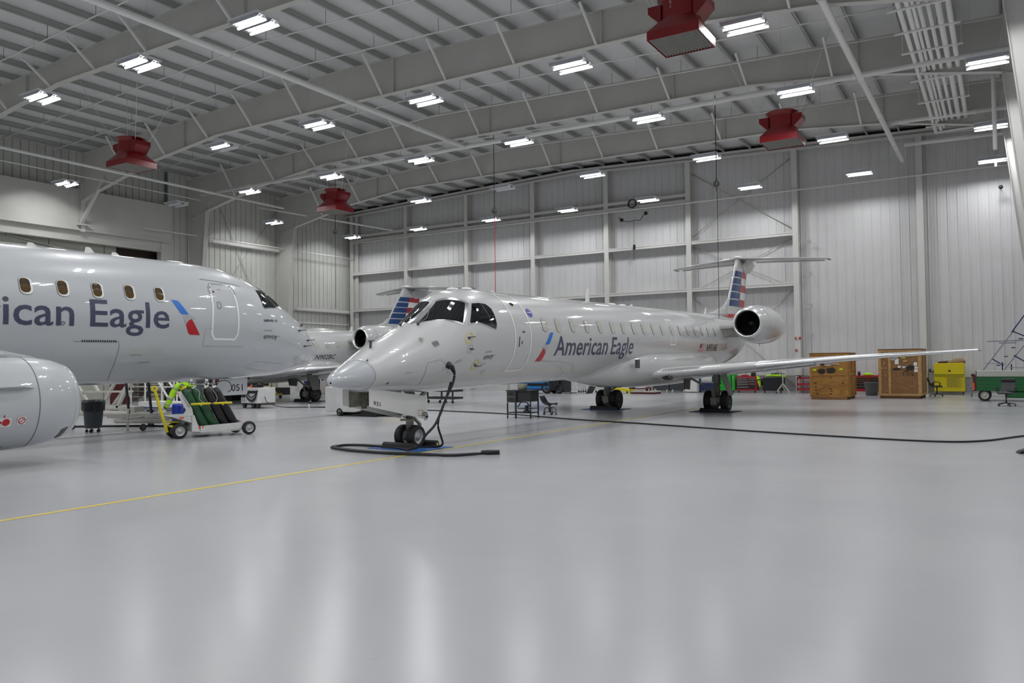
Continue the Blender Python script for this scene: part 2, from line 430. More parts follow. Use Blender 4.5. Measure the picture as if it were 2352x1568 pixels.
# left wall girts, header beam over the hangar door and the door pocket
for y0, y1, z in ((33.1, 38.6, 9.75), (40.2, 45.9, 5.8)):
    struct(MB().box(XW, XW+.35, y0, y1, z, z+.02).box(XW+.33, XW+.35, y0, y1, z-.02, z+.22).build('wall_girt', 'structure_paint'))
for p, q in (((XW+.1, 33.4, 13.0), (XW+.1, 38.5, 3.0)), ((XW+.1, 33.0, 5.5), (XW+.1, 38.5, 12.6))):
    struct(MB().cyl(p, q, .02, n=6).build('wall_brace', 'steel_cream'))
struct(MB().box(XW-.1, XW+.35, YF, 30.1, 9.42, 11.62).build('wall_left_fascia', 'girder_paint'))
f = MB().box(XW-.3, XW+.42, YF, 30.1, 9.36, 9.44).box(XW-.2, XW+.1, YF, 29.9, 8.86, 9.36).box(XW-.2, XW+.2, YF, 29.9, 8.78, 8.86)
f.box(XW-.25, XW+.15, 29.55, 30.1, 0, 9.4)
struct(f.build('trim_3', 'girder_paint'))
for y in (17.7, 23.9): struct(MB().box(XW+.34, XW+.38, y, y+.5, 9.42, 11.62).build('trim_4', 'girder_paint'))
dr = MB()
for k in range(14):
    y0 = YF+k*3.1; dr.box(XW-.42, XW-.34, y0, min(y0+3.06, 27.0), 0, 8.80)
dr.box(XW-.36, XW-.24, YF, 27.0, 8.2, 8.35).box(XW-.36, XW-.24, YF, 27.0, 6.1, 6.25)
dr.bar((XW-.28, 21.0, 8.75), (XW-.28, 28.3, 7.7), .10, .08).bar((XW-.28, 23.0, 8.3), (XW-.28, 27.2, 7.2), .08, .08)
struct(dr.build('door_1', 'hangar_door'))
struct(MB().box(XW-1.3, XW-1.2, YF, 30.2, 0, 9.4).box(XW-1.2, XW, 30.1, 30.2, 0, 9.4).build('wall_left_pocket', 'door_dark'))
struct(MB().box(XW-1.2, XW+.2, YF, 30.1, 11.42, 11.47).box(XW-1.2, XW-.3, YF, 30.1, 9.0, 9.05).build('trim_5', 'girder_paint'))

# ------------------------------------------------------------------ roof steel
def prof_bottom(x):
    P = [(-42.9, 11.0), (-41.6, 11.35), (-36.4, 12.35), (-31.5, 12.86), (-23.5, 12.83), (-8.3, 12.68), (-4.3, 12.3), (.1, 11.5), (1.0, 11.2)]
    for (a, za), (b, zb) in zip(P, P[1:]):
        if a <= x <= b: return za+(zb-za)*(x-a)/(b-a)
    return P[0][1] if x < P[0][0] else P[-1][1]
KN = [-42.9, -41.6, -36.4, -31.5, -23.5, -8.3, -4.3, .1, 1.0]
GY = [38.7, 31.6, 24.6, 17.2, 9.8, 2.4, -5.0]
GL = ['deep tapered grey roof girder nearest the back wall', 'deep grey roof girder, second from the back wall, crossing above the tail',
      'deep grey roof girder, third from the back wall, above the nose of the jet', 'deep grey roof girder across the top left corner, nearest in view',
      'grey roof girder overhead before the camera', 'grey roof girder right above the camera', 'grey roof girder behind the camera']
FLX = [-38.7, -35.4, -32.1, -29.0, -25.8, -21.2, -18.0, -14.9, -11.6, -8.4, -5.2, -2.2]
for gi, (gy, gl) in enumerate(zip(GY, GL)):
    dz = [0, .02, -.05, .25, .25, .25, .25][gi]; up = [0, 0, .22, .25, .25, .25, .25][gi]
    t = thing('roof_girder', gl, 'girder', (0, gy, 0))
    b = MB(); xs = sorted(set([-42.9+k*1.0 for k in range(44)]+KN+[-23.5]))
    xs = [x for x in xs if x <= 1.0]
    for x0, x1 in zip(xs, xs[1:]):
        zb0, zb1, zt0, zt1 = prof_bottom(x0)+dz, prof_bottom(x1)+dz, ztop(x0)-.02, ztop(x1)-.02
        b.prism([(x0, zb0), (x1, zb1), (x1, zt1), (x0, zt0)], 'y', -.01, .01)
    ks = KN
    for x0, x1 in zip(ks, ks[1:]):
        z0, z1 = prof_bottom(x0)+dz, prof_bottom(x1)+dz
        b.prism([(x0, z0-.025), (x1, z1-.025), (x1, z1), (x0, z0)], 'y', -.13, .13)
    for x0, x1 in ((-42.9, -23.5), (-23.5, 1.0)):
        b.prism([(x0, ztop(x0)-.03), (x1, ztop(x1)-.03), (x1, ztop(x1)), (x0, ztop(x0))], 'y', -.11, .11)
    b.build('beam', 'girder_paint', t)
    for x in (-33.9, -20.6, -11.4, -4.3):
        MB().box(x-.02, x+.02, -.13, .13, prof_bottom(x)+dz-.02, ztop(x)-.02).build('splice_plate', 'girder_paint', t)
    for x in FLX:
        MB().bar((x-.12, -1.10, ztop(x)-.05), (x, -.10, prof_bottom(x)+dz+.02), .075, .075).build('brace', 'brace_white', t)
    # columns
    if gi != 2 and gi < 3 or gi == 6:
        c = MB(); zc = prof_bottom(-42)+dz
        c.prism([(-42.55, 0), (-42.53, 0), (-41.35, 12.0), (-41.37, 12.0)], 'y', -.15, .15)
        c.prism([(-43.1, 0), (-42.54, 0), (-41.36, 12.2), (-41.5, ztop(-42)-.1), (-43.1, ztop(-43)-.1)], 'y', -.013, .013)
        c.box(-43.12, -43.1, -.15, .15, 0, 13.4)
        c.build('column', 'girder_paint', t)
    elif gi < 6:
        s = MB().box(XW+.35, XW+.47, -.12, .12, 9.3, 12.0).bar((XW+2.6, -.1, 12.0+dz), (XW+.45, -.1, 9.75), .16, .12).box(XW+.3, XW+.7, -.35, .25, 9.62, 9.68)
        s.build('column', 'structure_paint', t)
    c = MB()
    c.prism([(1.35, 0), (1.37, 0), (.12, 12.4), (.10, 12.4)], 'y', -.15, .15)
    c.prism([(2.1, 0), (1.36, 0), (.11, 12.4), (.3, ztop(0)-.1), (2.1, ztop(2)-.1)], 'y', -.013, .013)
    c.box(2.1, 2.12, -.15, .15, 0, 13.3)
    c.build('column', 'structure_paint', t)
# purlins
pn = 0
x = -42.6
while x < 1.8:
    z = ztop(x)
    p = MB().box(x, x+.012, YF+.2, YB-.1, z, z+.25).box(x, x+.08, YF+.2, YB-.1, z, z+.012).box(x-.07, x+.01, YF+.2, YB-.1, z+.238, z+.25)
    o = p.build('roof_purlin', 'purlin_grey')
    tag(o, 'long thin grey purlin running under the white roof deck above the girders', 'purlin', 'roof purlins')
    x += 1.53
# sprinkler and service pipes
def pipe_x(y, x0, x1, drop, r, label, hang=True, name='sprinkler_pipe'):
    t = thing(name, label, 'pipe', ((x0+x1)/2, y, 12.5)); ox, oy, oz = t.location
    pts = [(x0, ztop(x0)-drop), (-23.5, ztop(-23.5)-drop), (x1, ztop(x1)-drop)] if x0 < -23.5 < x1 else [(x0, ztop(x0)-drop), (x1, ztop(x1)-drop)]
    MB().tube([(a-ox, 0, b-oz) for a, b in pts], r, 8).build('pipe', 'pipe_paint', t)
    if hang:
        k = x0+1
        while k < x1:
            MB().cyl((k-ox, 0, ztop(k)-drop-oz), (k-ox, 0, ztop(k)-oz+.15), .008, n=5).build('hanger_rod', 'dark_metal', t); k += 3.05
    return t
pl = {20.1: 'thin white sprinkler pipe under the roof between the two nearest girders', 22.6: 'thin white sprinkler pipe just in front of the third girder from the back wall',
      28.2: 'thin white sprinkler pipe in the roof bay above the nose of the jet', 30.75: 'thin white sprinkler pipe just in front of the second girder from the back wall',
      35.2: 'thin white sprinkler pipe in the roof bay above the tail of the jet', 37.75: 'thin white sprinkler pipe just in front of the girder nearest the back wall',
      15.4: 'thin white sprinkler pipe in front of the girder at the top left'}
for y, lb in pl.items():
    pipe_x(y, -42.3, .3, .36, .026 if y != 37.75 else .022, lb)
def free_pipe(name, label, pts, r, m='pipe_paint', cat='pipe', collars=()):
    o = Vector(pts[0]); t = thing(name, label, cat, pts[0])
    MB().tube([Vector(p)-o for p in pts], r, 12).build('pipe', m, t)
    for c in collars:
        i = 0; a, b = Vector(pts[0]), Vector(pts[-1]); p = a.lerp(b, c); dd = (b-a).normalized()
        MB().cyl(p-dd*.06-o, p+dd*.06-o, r*1.22, n=12).build('coupling', m, t)
    return t
free_pipe('service_pipe', 'large white pipe running from the top left corner down to the middle of the ceiling', [(-21.25, 1, 12), (-21.3, 30.4, 12)], .105, collars=(.38, .55, .72, .88))
free_pipe('service_pipe', 'large white pipe running across the ceiling behind the second girder from the back', [(-40.5, 30.5, 12.1), (1.6, 30.5, 11.9)], .105, collars=(.1, .22, .34, .5, .62, .74, .86))
free_pipe('service_pipe', 'white pipe slanting down the right of the ceiling towards the back wall', [(-4.1, 2, 12), (-4.12, 44.6, 11.85)], .11, collars=(.5, .68, .8, .92))
free_pipe('service_pipe', 'white pipe below the red heater at the left, running back along the left wall', [(-37.6, 8, 11.7), (-37.6, 34.2, 11.55)], .07, collars=(.5, .8))
free_pipe('service_pipe', 'thin white conduit near the left wall below the larger pipe', [(-39.3, 8, 11.5), (-39.3, 29.5, 11.45)], .025)
free_pipe('service_pipe', 'thin white pipe across the front of the whole back wall above the hanging lamps', [(-42.4, 45.3, 11.17), (1.6, 45.3, 11.17)], .042)
free_pipe('service_pipe', 'thin white pipe with a bent run beside the left wall above its bright patches', [(-42.4, 28, 9.95), (-42.4, 46, 10.0)], .03)
free_pipe('service_pipe', 'short white pipe stub under the roof in the far left corner', [(-42.0, 36, 12.4), (-37.0, 43.8, 11.45)], .06)
free_pipe('service_pipe', 'horizontal white pipe high at the right behind the rack of parallel pipes', [(-4.1, 37.9, 12.05), (1.5, 37.9, 11.95)], .09, collars=(.3, .6))
free_pipe('service_pipe', 'white pipe at the right above the lowest of the right-hand lamps', [(-4.0, 44.4, 12.6), (1.6, 44.4, 12.5)], .10, collars=(.5,))
free_pipe('service_pipe', 'vertical white pipe hanging at the right above two lamps', [(-.06, 33.0, 9.2), (-.06, 33.0, 13.6)], .07)
free_pipe('service_pipe', 'long vertical white pipe at the right ending above the lowest lamp', [(-.08, 44.2, 10.9), (-.08, 44.2, 13.4)], .05)
# rack of parallel pipes
t = thing('pipe_rack', 'rack of seven parallel white pipes hanging at the upper right of the ceiling', 'pipe rack', (-1.7, 30, 12))
xs = [(-2.34, .070), (-2.12, .066), (-1.98, .045), (-1.82, .060), (-1.60, .058), (-1.35, .085), (-1.09, .080)]
for i, (x, r) in enumerate(xs):
    y0, y1 = (17, 40.4-.35*i) if i < 3 else (25.2, 39.3)
    MB().tube([(x+1.7, y0-30, 0), (x+1.7, y1-30, 0)], r, 12).build('pipe', 'pipe_paint', t)
for y in (25.4, 27.3, 29.2, 32.3, 35.2, 39.0, 21.5):
    h = MB().box(-.95, .85, y-30-.03, y-30+.03, -.11, -.06)
    for xx in (-.9, .8): h.cyl((xx, y-30, -.1), (xx, y-30, 1.7), .009, n=6)
    h.build('hanger', 'pipe_paint', t)
m_ = MB().tube([(.72, 39.3-30, 0), (3.1, 39.3-30, .05)], .06, 12).tube([(-.6, 40.4-30, -.02), (3.1, 40.4-30, .03)], .05, 12).tube([(.3, 25.1-30, .0), (3.0, 25.1-30, .12)], .07, 12)
m_.build('header_pipe', 'pipe_paint', t)
# ducts at the right corner
t = thing('flex_duct', 'grey insulated duct at the top right corner beside the rack of pipes', 'duct', (-.2, 24.9, 12.7))
MB().tube([(-1.0, 0, .25), (-.3, 0, .2), (.5, 0, .3), (1.6, 0, .4)], .17, 16).build('duct', 'structure_paint', t)
MB().tube([(-1.0, 0, .25), (-1.05, 0, .9)], .14, 16).build('duct_drop', 'structure_paint', t)

# ------------------------------------------------------------------ lamps
def make_lamp():
    t = empty('high_bay_lamp')
    h = MB()
    h.box(-.60, .60, -.40, .40, .10, .13)
    h.box(-.60, -.585, -.40, .40, .065, .10).box(.585, .60, -.40, .40, .065, .10)
    for s in (-1, 1):
        y = s*.22
        for a, b in ((-.17, -.06), (.17, .06)):
            h.add([(-.59, y+a, -.045), (.59, y+a, -.045), (.59, y+b, .10), (-.59, y+b, .10)], [(0, 1, 2, 3)])
    h.build('housing', 'lamp_housing', t)
    for xx in (-.45, .45): MB().cyl((xx, 0, .12), (xx, 0, 2.6), .0035, n=5).build('hanging_wire', 'steel_cream', t)
    for s in (-1, 1):
        for q in (-1, 1):
            y = s*.22+q*.05
            MB().cyl((-.50, y, .035), (.50, y, .035), .014, n=8).build('tube', 'tube_glow', t)
        for q in (-1, 1):
            y = s*.22+q*.05
            for e in (-1, 1): MB().cyl((e*.58, y, .035), (e*.50, y, .035), .022, n=8).build('lamp_holder', 'lamp_cap', t)
        ld = bpy.data.lights.new('tube_light', 'AREA'); ld.shape = 'RECTANGLE'; ld.size = 1.0; ld.size_y = .11; ld.energy = LAMP_W
        ld.color = (0.985, 0.99, 1.0); ld.spread = math.radians(LAMP_SPREAD)
        l = bpy.data.objects.new('tube_light', ld); COL.objects.link(l); l.parent = t; l.location = (0, s*.22, .017)
    return t
lamp0 = make_lamp()
CX = {-.2: 'far right', -5.96: 'first', -11.44: 'second', -17.31: 'third', -22.58: 'fourth', -28.20: 'fifth', -34.22: 'sixth', -40.33: 'seventh'}
RY = {43.1: 'row nearest back wall', 35.75: 'second row from back wall', 28.65: 'third row from back wall', 22.25: 'fourth row from back wall',
      14.7: 'nearest row in view', 7.2: 'row overhead outside the picture', -.3: 'row above the camera', -7.8: 'row behind the camera'}
first = True
for y, rl in RY.items():
    for x, cl in CX.items():
        yy = {43.1: 43.9, 35.75: 37.45, 28.65: 29.2}.get(y, y) if x == -.2 else y
        dead = (cl, y) in (('fourth', 35.75), ('seventh', 28.65))
        half = (cl, y) in (('fifth', 22.25), ('sixth', 35.75))
        if x == -.2: lb = 'white high bay lamp at right end of '+rl
        else: lb = 'white high bay lamp, %s from right, %s' % ({'first': 'second', 'second': 'third', 'third': 'fourth', 'fourth': 'fifth', 'fifth': 'sixth', 'sixth': 'seventh', 'seventh': 'eighth'}[cl], rl)
        if dead: lb = lb.replace('white', 'unlit white')
        elif half: lb = lb.replace('white', 'half-lit white')
        else: lb = lb.replace('white', 'lit white')
        if first: o = lamp0; o.location = (x, yy, 11.17); first = False
        else: o = dup(lamp0, (x, yy, 11.17))
        tag(o, lb, 'lamp', 'high bay lamps under the roof')
        if dead or half:
            for c in [c for c in COL.objects if c.parent == o]:
                if dead or c.location.y > 0.1 or (c.type == 'MESH' and c.name.startswith('tube') and sum(v.co.y for v in c.data.vertices) > 0):
                    if c.type == 'LIGHT': bpy.data.objects.remove(c)
                    elif c.name.startswith('tube'):
                        c.data = c.data.copy(); c.data.materials[0] = MATS['lamp_dead']

# ------------------------------------------------------------------ red unit heaters
def make_heater():
    t = empty('unit_heater'); s = .70
    b = MB()
    for a, c in (((-s, s, -s-.0, -s+.02)), 0), (((-s, s, s-.02, s)), 0), (((-s, -s+.02, -s, s)), 0), (((s-.02, s, -s, s)), 0):
        b.box(a[0], a[1], a[2], a[3], -.02, .22)
    # square to round hood
    n = 32; secs = []
    for k in range(9):
        f = k/8.0; z = .22+.42*f; ring = []
        for i in range(n):
            an = 2*PI*i/n; ca, sa = math.cos(an), math.sin(an); m_ = max(abs(ca), abs(sa))
            sq = Vector((ca/m_*s, sa/m_*s, z)); ro = Vector((ca*.52, sa*.52, z)); g = min(1, f*1.05)
            ring.append(sq.lerp(ro, g))
        secs.append(ring)
    b.loft(secs, cap=False, smooth=False)
    b.build('hood', 'heater_red', t)
    MB().lathe((0, 0, .60), (0, 0, 1), [(0, .52), (.42, .52), (.50, .53), (.56, .60), (.58, .62), (.60, .60), (.60, .40), (.5, .38), (.1, .38)], 40).build('fan_shroud', 'heater_red', t)
    MB().lathe((0, 0, .98), (0, 0, 1), [(0, .38), (.02, .05), (.16, .05), (.18, 0)], 24).build('motor', 'dark_metal', t)
    br = MB()
    for sx in (-1, 1):
        br.prism([(sx*.44, 1.02), (sx*.80, 1.02), (sx*.80, .84), (sx*.50, .55), (sx*.44, .55)], 'y', -.34, -.31).prism([(sx*.44, 1.02), (sx*.80, 1.02), (sx*.80, .84), (sx*.50, .55), (sx*.44, .55)], 'y', .31, .34)
        br.box(min(sx*.44, sx*.8), max(sx*.44, sx*.8), -.34, .34, 1.0, 1.02).box(min(sx*.78, sx*.8), max(sx*.78, sx*.8), -.34, .34, .84, 1.02)
        br.add([(sx*.80, -.34, .84), (sx*.80, .34, .84), (sx*.5, .34, .55), (sx*.5, -.34, .55)], [(0, 1, 2, 3)])
    br.build('bracket', 'heater_red', t)
    g = MB()
    for k in range(17):
        x = -s+.05+k*(2*s-.1)/16; g.add([(x, -s+.03, -.01), (x+.045, -s+.03, .04), (x+.045, s-.03, .04), (x, s-.03, -.01)], [(0, 1, 2, 3)])
        g.box(x-.002, x+.002, -s+.03, s-.03, -.015, .0)
    g.build('grille', 'grille_grey', t)
    MB().box(-s+.02, s-.02, -s+.02, s-.02, .07, .075).build('grille_back', 'black_plastic', t)
    w = MB()
    for sx in (-1, 1):
        for sy in (-1, 1): w.cyl((sx*.72, sy*.3, 1.0), (sx*2.1, sy*1.1, 3.9), .010, n=5)
    w.build('guy_wire', 'pipe_paint', t)
    return t
H = make_heater()
HP = [((-7.05, 20.15, 10.2), 0, 'large red square unit heater at the top of the picture, nearest the camera'), ((-7.1, 31.7, 10.2), 0, 'red square unit heater hanging before the back wall at the right'),
      ((-31.0, 19.9, 10.2), 0, 'red square unit heater hanging at the left above the jet with the engine'), ((-30.9, 31.8, 10.2), 0, 'small red square unit heater hanging left of centre above the tail of the far jet')]
for i, (l, r, lb) in enumerate(HP):
    o = H if i == 0 else dup(H, l, r)
    o.location = l; tag(o, lb, 'unit heater', 'red unit heaters under the roof')
hh = [o for o in COL.objects if o.parent == H and o.name.startswith('fan_shroud')][0]
def hfn(u, v):
    a = -PI/2-.25+(v)/.525; return Vector((math.cos(a)*.525, math.sin(a)*.525, .99-u))
text_obj('lettering', 'JET-X', 'paper', H, hfn, width=.20, height=.05)

# ------------------------------------------------------------------ hook cables
for x, y, zb, lb, rope in ((-21.0, 32.5, 3.3, 'black hoist cable with a hook block and red rope hanging above the cockpit', True), (-10.1, 32.9, 3.2, 'black hoist cable with a hook block hanging above the rear of the cabin', False),
                           (-31.6, 32.5, 5.0, 'thin black hoist cable with a hook hanging below the far left red heater', False)):
    t = thing('hoist_cable', lb, 'cable', (x, y, 9.0))
    MB().cyl((0, 0, .5), (0, 0, 4.0), .016, n=6).build('upper_cable', 'cable_black', t)
    MB().lathe((0, -.05, .25), (0, 1, 0), [(0, .04), (0, .13), (.10, .13), (.10, .04)], 20).cyl((0, 0, .3), (0, 0, .5), .04, n=8).cyl((0, 0, -.05), (0, 0, .15), .03, n=8).build('hook_block', 'dark_metal', t)
    MB().cyl((0, 0, zb-9.0), (.02, 0, -.05), .016 if rope else .012, n=6).build('rope', 'rope_red' if rope else 'cable_black', t)
t = thing('hose_reel', 'black hose reel hung on the back wall rail behind a lamp', 'hose reel', (-19.2, 45.3, 11.3))
MB().lathe((0, 0, .25), (0, 1, 0), [(0, .22), (0, .28), (.08, .28), (.08, .22)], 24).build('reel', 'black_plastic', t)
MB().tube([(-.9, 0, -.5), (-.7, 0, -.75), (-.2, 0, -.85), (.2, 0, -.8), (.5, 0, -.85), (.9, 0, -.4)], .02, 6).sphere((-.7, 0, -.7), .12).sphere((.9, 0, -.45), .12).build('hose', 'black_plastic', t)
MB().cyl((.1, 0, -3.3), (.1, 0, -.8), .012, n=5).box(.05, .18, -.04, .04, -2.6, -2.3).build('drop_cord', 'black_plastic', t)
t = thing('wall_camera', 'small dark security camera on the back wall at the upper right', 'camera', (.1, 45.3, 10.1))
MB().sphere((0, 0, 0), .10).cyl((0, 0, 0), (0, .68, .05), .03, n=8).build('camera_body', 'black_plastic', t)
# ------------------------------------------------------------------ aircraft skins
def pch(xs, ys, x):
    n = len(xs); h = [xs[i+1]-xs[i] for i in range(n-1)]; d = [(ys[i+1]-ys[i])/h[i] for i in range(n-1)]
    m = [0]*n; m[0] = d[0]; m[-1] = d[-1]
    for i in range(1, n-1):
        if d[i-1]*d[i] > 0: m[i] = (h[i-1]+h[i])*3/((2*h[i]+h[i-1])/d[i-1]+(h[i]+2*h[i-1])/d[i])
    k = 0
    while k < n-2 and x > xs[k+1]: k += 1
    t = (x-xs[k])/h[k]
    return (2*t**3-3*t**2+1)*ys[k]+(t**3-2*t**2+t)*h[k]*m[k]+(-2*t**3+3*t**2)*ys[k+1]+(t**3-t**2)*h[k]*m[k+1]
S1 = [0, .35, .8, 1.4, 2.0, 2.5, 3.0, 3.6, 4.4, 5.5, 14, 21.0, 22.5, 24.0, 25.2, 26.2, 27.0, 27.9]
T1 = [1.49, 1.76, 1.96, 2.25, 2.50, 2.70, 3.01, 3.41, 3.52, 3.505, 3.505, 3.50, 3.49, 3.46, 3.42, 3.36, 3.30, 3.18]
B1 = [1.45, 1.33, 1.255, 1.22, 1.18, 1.165, 1.16, 1.16, 1.165, 1.185, 1.185, 1.20, 1.27, 1.43, 1.70, 2.05, 2.40, 2.95]
W1 = [.02, .38, .60, .80, .93, 1.01, 1.06, 1.10, 1.13, 1.14, 1.14, 1.14, 1.08, .97, .82, .64, .46, .14]
S2 = [0, .4, 1.0, 1.8, 2.6, 3.4, 4.2, 5.2, 6.4, 8, 22, 24, 26, 28, 29.5, 31]
T2 = [2.37, 2.752, 3.269, 3.752, 4.22, 4.536, 4.709, 4.755, 4.768, 4.772, 4.772, 4.76, 4.72, 4.64, 4.5, 4.2]
B2 = [2.33, 1.8, 1.672, 1.53, 1.487, 1.448, 1.431, 1.42, 1.425, 1.425, 1.425, 1.6, 2.1, 2.8, 3.4, 3.9]
W2 = [.02, .52, .85, 1.13, 1.29, 1.39, 1.45, 1.49, 1.505, 1.505, 1.505, 1.45, 1.2, .85, .5, .2]
_c = {}
def prof(w, s):
    k = (w, round(s, 4))
    if k not in _c:
        S_, T_, B_, W_ = (S1, T1, B1, W1) if w == 1 else (S2, T2, B2, W2)
        x = math.sqrt(max(s, 0)); sx = [math.sqrt(q) for q in S_]
        _c[k] = tuple(pch(sx, q, x) for q in (T_, B_, W_))
    return _c[k]
def skin(w, s, th, off=0.0):
    T_, B_, W_ = prof(w, s); hz = (T_-B_)/2; c, sn = math.cos(th), math.sin(th)
    y = s-2.31 if w == 1 else -s
    x, z = W_*c, (T_+B_)/2+hz*sn
    nx, nz = c/max(W_, .05), sn/max(hz, .05); l = math.hypot(nx, nz); ny = 0
    if off and s < 4.5:      # nose: tilt the offset along the axis
        T2_, B2_, W2_ = prof(w, s+.02); dx = (W2_-W_)*c; dz = ((T2_+B2_)/2-(T_+B_)/2)+((T2_-B2_)/2-hz)*sn
        sl = (dx*nx+dz*nz)/l/.02; ny = -sl if w == 1 else sl
    k = off/math.sqrt(1+ny*ny)
    return Vector((x+nx/l*k, y+ny*k, z+nz/l*k))
R_ = {1: 1.165, 2: 1.6}
def fuselage(w, parent, m, name='fuselage'):
    L = 27.9 if w == 1 else 31
    ss = [.0, .01, .03, .06, .1, .16, .23]+[.3+.1*i for i in range(60)]
    s = 6.5
    while s < L: ss.append(s); s += .5
    ss.append(L); n = 96
    secs = [[skin(w, a, 2*PI*k/n) for k in range(n)] for a in ss]
    if w == 1:
        k = [i for i, a in enumerate(ss) if a > .655][0]; ring = [skin(w, .655, 2*PI*j/n) for j in range(n)]
        MB().loft(secs[:k]+[ring], cap=False).build('radome', 'radome', parent)
        return MB().loft([ring]+secs[k:]).build(name, m, parent)
    return MB().loft(secs).build(name, m, parent)
def decal(name, poly, m, parent, fn, cut=.08, holes=None, strip=None, label=None):
    """poly in (u,v); fn maps to the surface. strip: outline width -> closed band instead of a filled face"""
    bm = bmesh.new()
    if strip:
        n = len(poly); P = [Vector(q) for q in poly]; inn = []
        for i in range(n):
            a, b, c = P[i-1], P[i], P[(i+1) % n]; d1 = (b-a).normalized(); d2 = (c-b).normalized()
            n1 = Vector((-d1.y, d1.x)); n2 = Vector((-d2.y, d2.x)); mm = (n1+n2)
            mm = mm.normalized() if mm.length > 1e-6 else n1
            inn.append(b+mm*strip/max(.35, mm.dot(n1)))
        vo = [bm.verts.new((p.x, p.y, 0)) for p in P]; vi = [bm.verts.new((p.x, p.y, 0)) for p in inn]
        for i in range(n): bm.faces.new((vo[i], vo[(i+1) % n], vi[(i+1) % n], vi[i]))
    else:
        bm.faces.new([bm.verts.new((p[0], p[1], 0)) for p in poly])
        bmesh.ops.triangulate(bm, faces=bm.faces[:])
    if cut:
        for ax in (0, 1):
            vals = [v.co[ax] for v in bm.verts]; a, b = min(vals), max(vals); t = a+cut
            while t < b-1e-4:
                co = Vector((0, 0, 0)); co[ax] = t; no = Vector((0, 0, 0)); no[ax] = 1
                bmesh.ops.bisect_plane(bm, geom=bm.verts[:]+bm.edges[:]+bm.faces[:], plane_co=co, plane_no=no); t += cut
    for v in bm.verts: v.co = fn(v.co.x, v.co.y)
    me = bpy.data.meshes.new(name); bm.to_mesh(me); bm.free(); me.materials.append(MATS[m])
    for p in me.polygons: p.use_smooth = True
    o = bpy.data.objects.new(name, me); COL.objects.link(o); o.parent = parent
    if label: o['label'] = label
    return o
def line(name, pts, w, m, parent, fn):
    """open thin line on a surface"""
    mb = MB(); o = []
    P = [Vector(p) for p in pts]; Q = []
    for a, b in zip(P, P[1:]):
        k = max(1, int((b-a).length/.08)); Q += [a.lerp(b, i/k) for i in range(k)]
    Q.append(P[-1])
    for i, q in enumerate(Q):
        d = (Q[min(i+1, len(Q)-1)]-Q[max(0, i-1)]).normalized(); nn = Vector((-d.y, d.x))*w/2
        o += [fn(*(q+nn)), fn(*(q-nn))]
    mb.add(o, [(2*i, 2*i+1, 2*i+3, 2*i+2) for i in range(len(Q)-1)])
    return mb.build(name, m, parent, fix=False)
def rrect(cx, cy, w, h, r, n=5):
    P = []
    for sx, sy, a0 in ((1, 1, 0), (-1, 1, 90), (-1, -1, 180), (1, -1, 270)):
        for k in range(n+1):
            a = math.radians(a0+90*k/n); P.append((cx+sx*(w/2-r)+r*math.cos(a), cy+sy*(h/2-r)+r*math.sin(a)))
    return P
def circ(cx, cy, r, n=24): return [(cx+r*math.cos(2*PI*k/n), cy+r*math.sin(2*PI*k/n)) for k in range(n)]
def D(deg, w): return math.radians(deg)*R_[w]
def onskin(w, off=.005): return lambda u, v: skin(w, u, v/R_[w], off)
def lin(K, j, x):
    for a, b in zip(K, K[1:]):
        if x <= b[0]: return a[j]+(b[j]-a[j])*(x-a[0])/(b[0]-a[0])
    return K[-1][j]
LOGO = {'blue': [(0, 0), (.18, .004), (.23, .02), (.28, .06), (.574, .41), (.33, .405), (.29, .39), (.265, .365)],
        'grey': [(.37, .50), (.38, .46), (.42, .437), (.62, .43), (.70, .44), (.76, .465), (.82, .53), (.67, .53), (.58, .56), (.50, .62), (.47, .70), (.44, .68)],
        'red': [(.673, .533), (1.0, 1.0), (.65, .995), (.60, .975), (.55, .91), (.48, .735), (.475, .70), (.50, .64), (.56, .585)]}
def logo(parent, w, u0, v0, sx, sy, fn):
    for k, m in (('blue', 'logo_blue_top'), ('grey', 'logo_grey'), ('red', 'logo_red')):
        decal('eagle_logo', [(u0+sx*a, v0-sy*b) for a, b in LOGO[k]], m, parent, fn, .06)
def airfoil(c0, c1, th, n=14):
    """section (chord pos, half thickness) ring from LE c0 to TE c1, returns list of (pos, h)"""
    out = []
    for i in range(n+1):
        t = .5*(1-math.cos(PI*i/n)); y = 5*th*(.2969*math.sqrt(t)-.126*t-.3516*t*t+.2843*t**3-.1036*t**4)
        out.append((c0+(c1-c0)*t, y*(c1-c0)))
    return out+[(p, -h) for p, h in out[-2:0:-1]]
def wing(parent, name, sects, m, mirror=1, vertical=False, mi=0):
    secs = []
    for l, z, le, te, th in sects:
        af = airfoil(le, te, th)
        secs.append([(h, p, l) if vertical else (l*mirror, p, z+h) for p, h in af])
    return MB().loft(secs).build(name, m, parent)

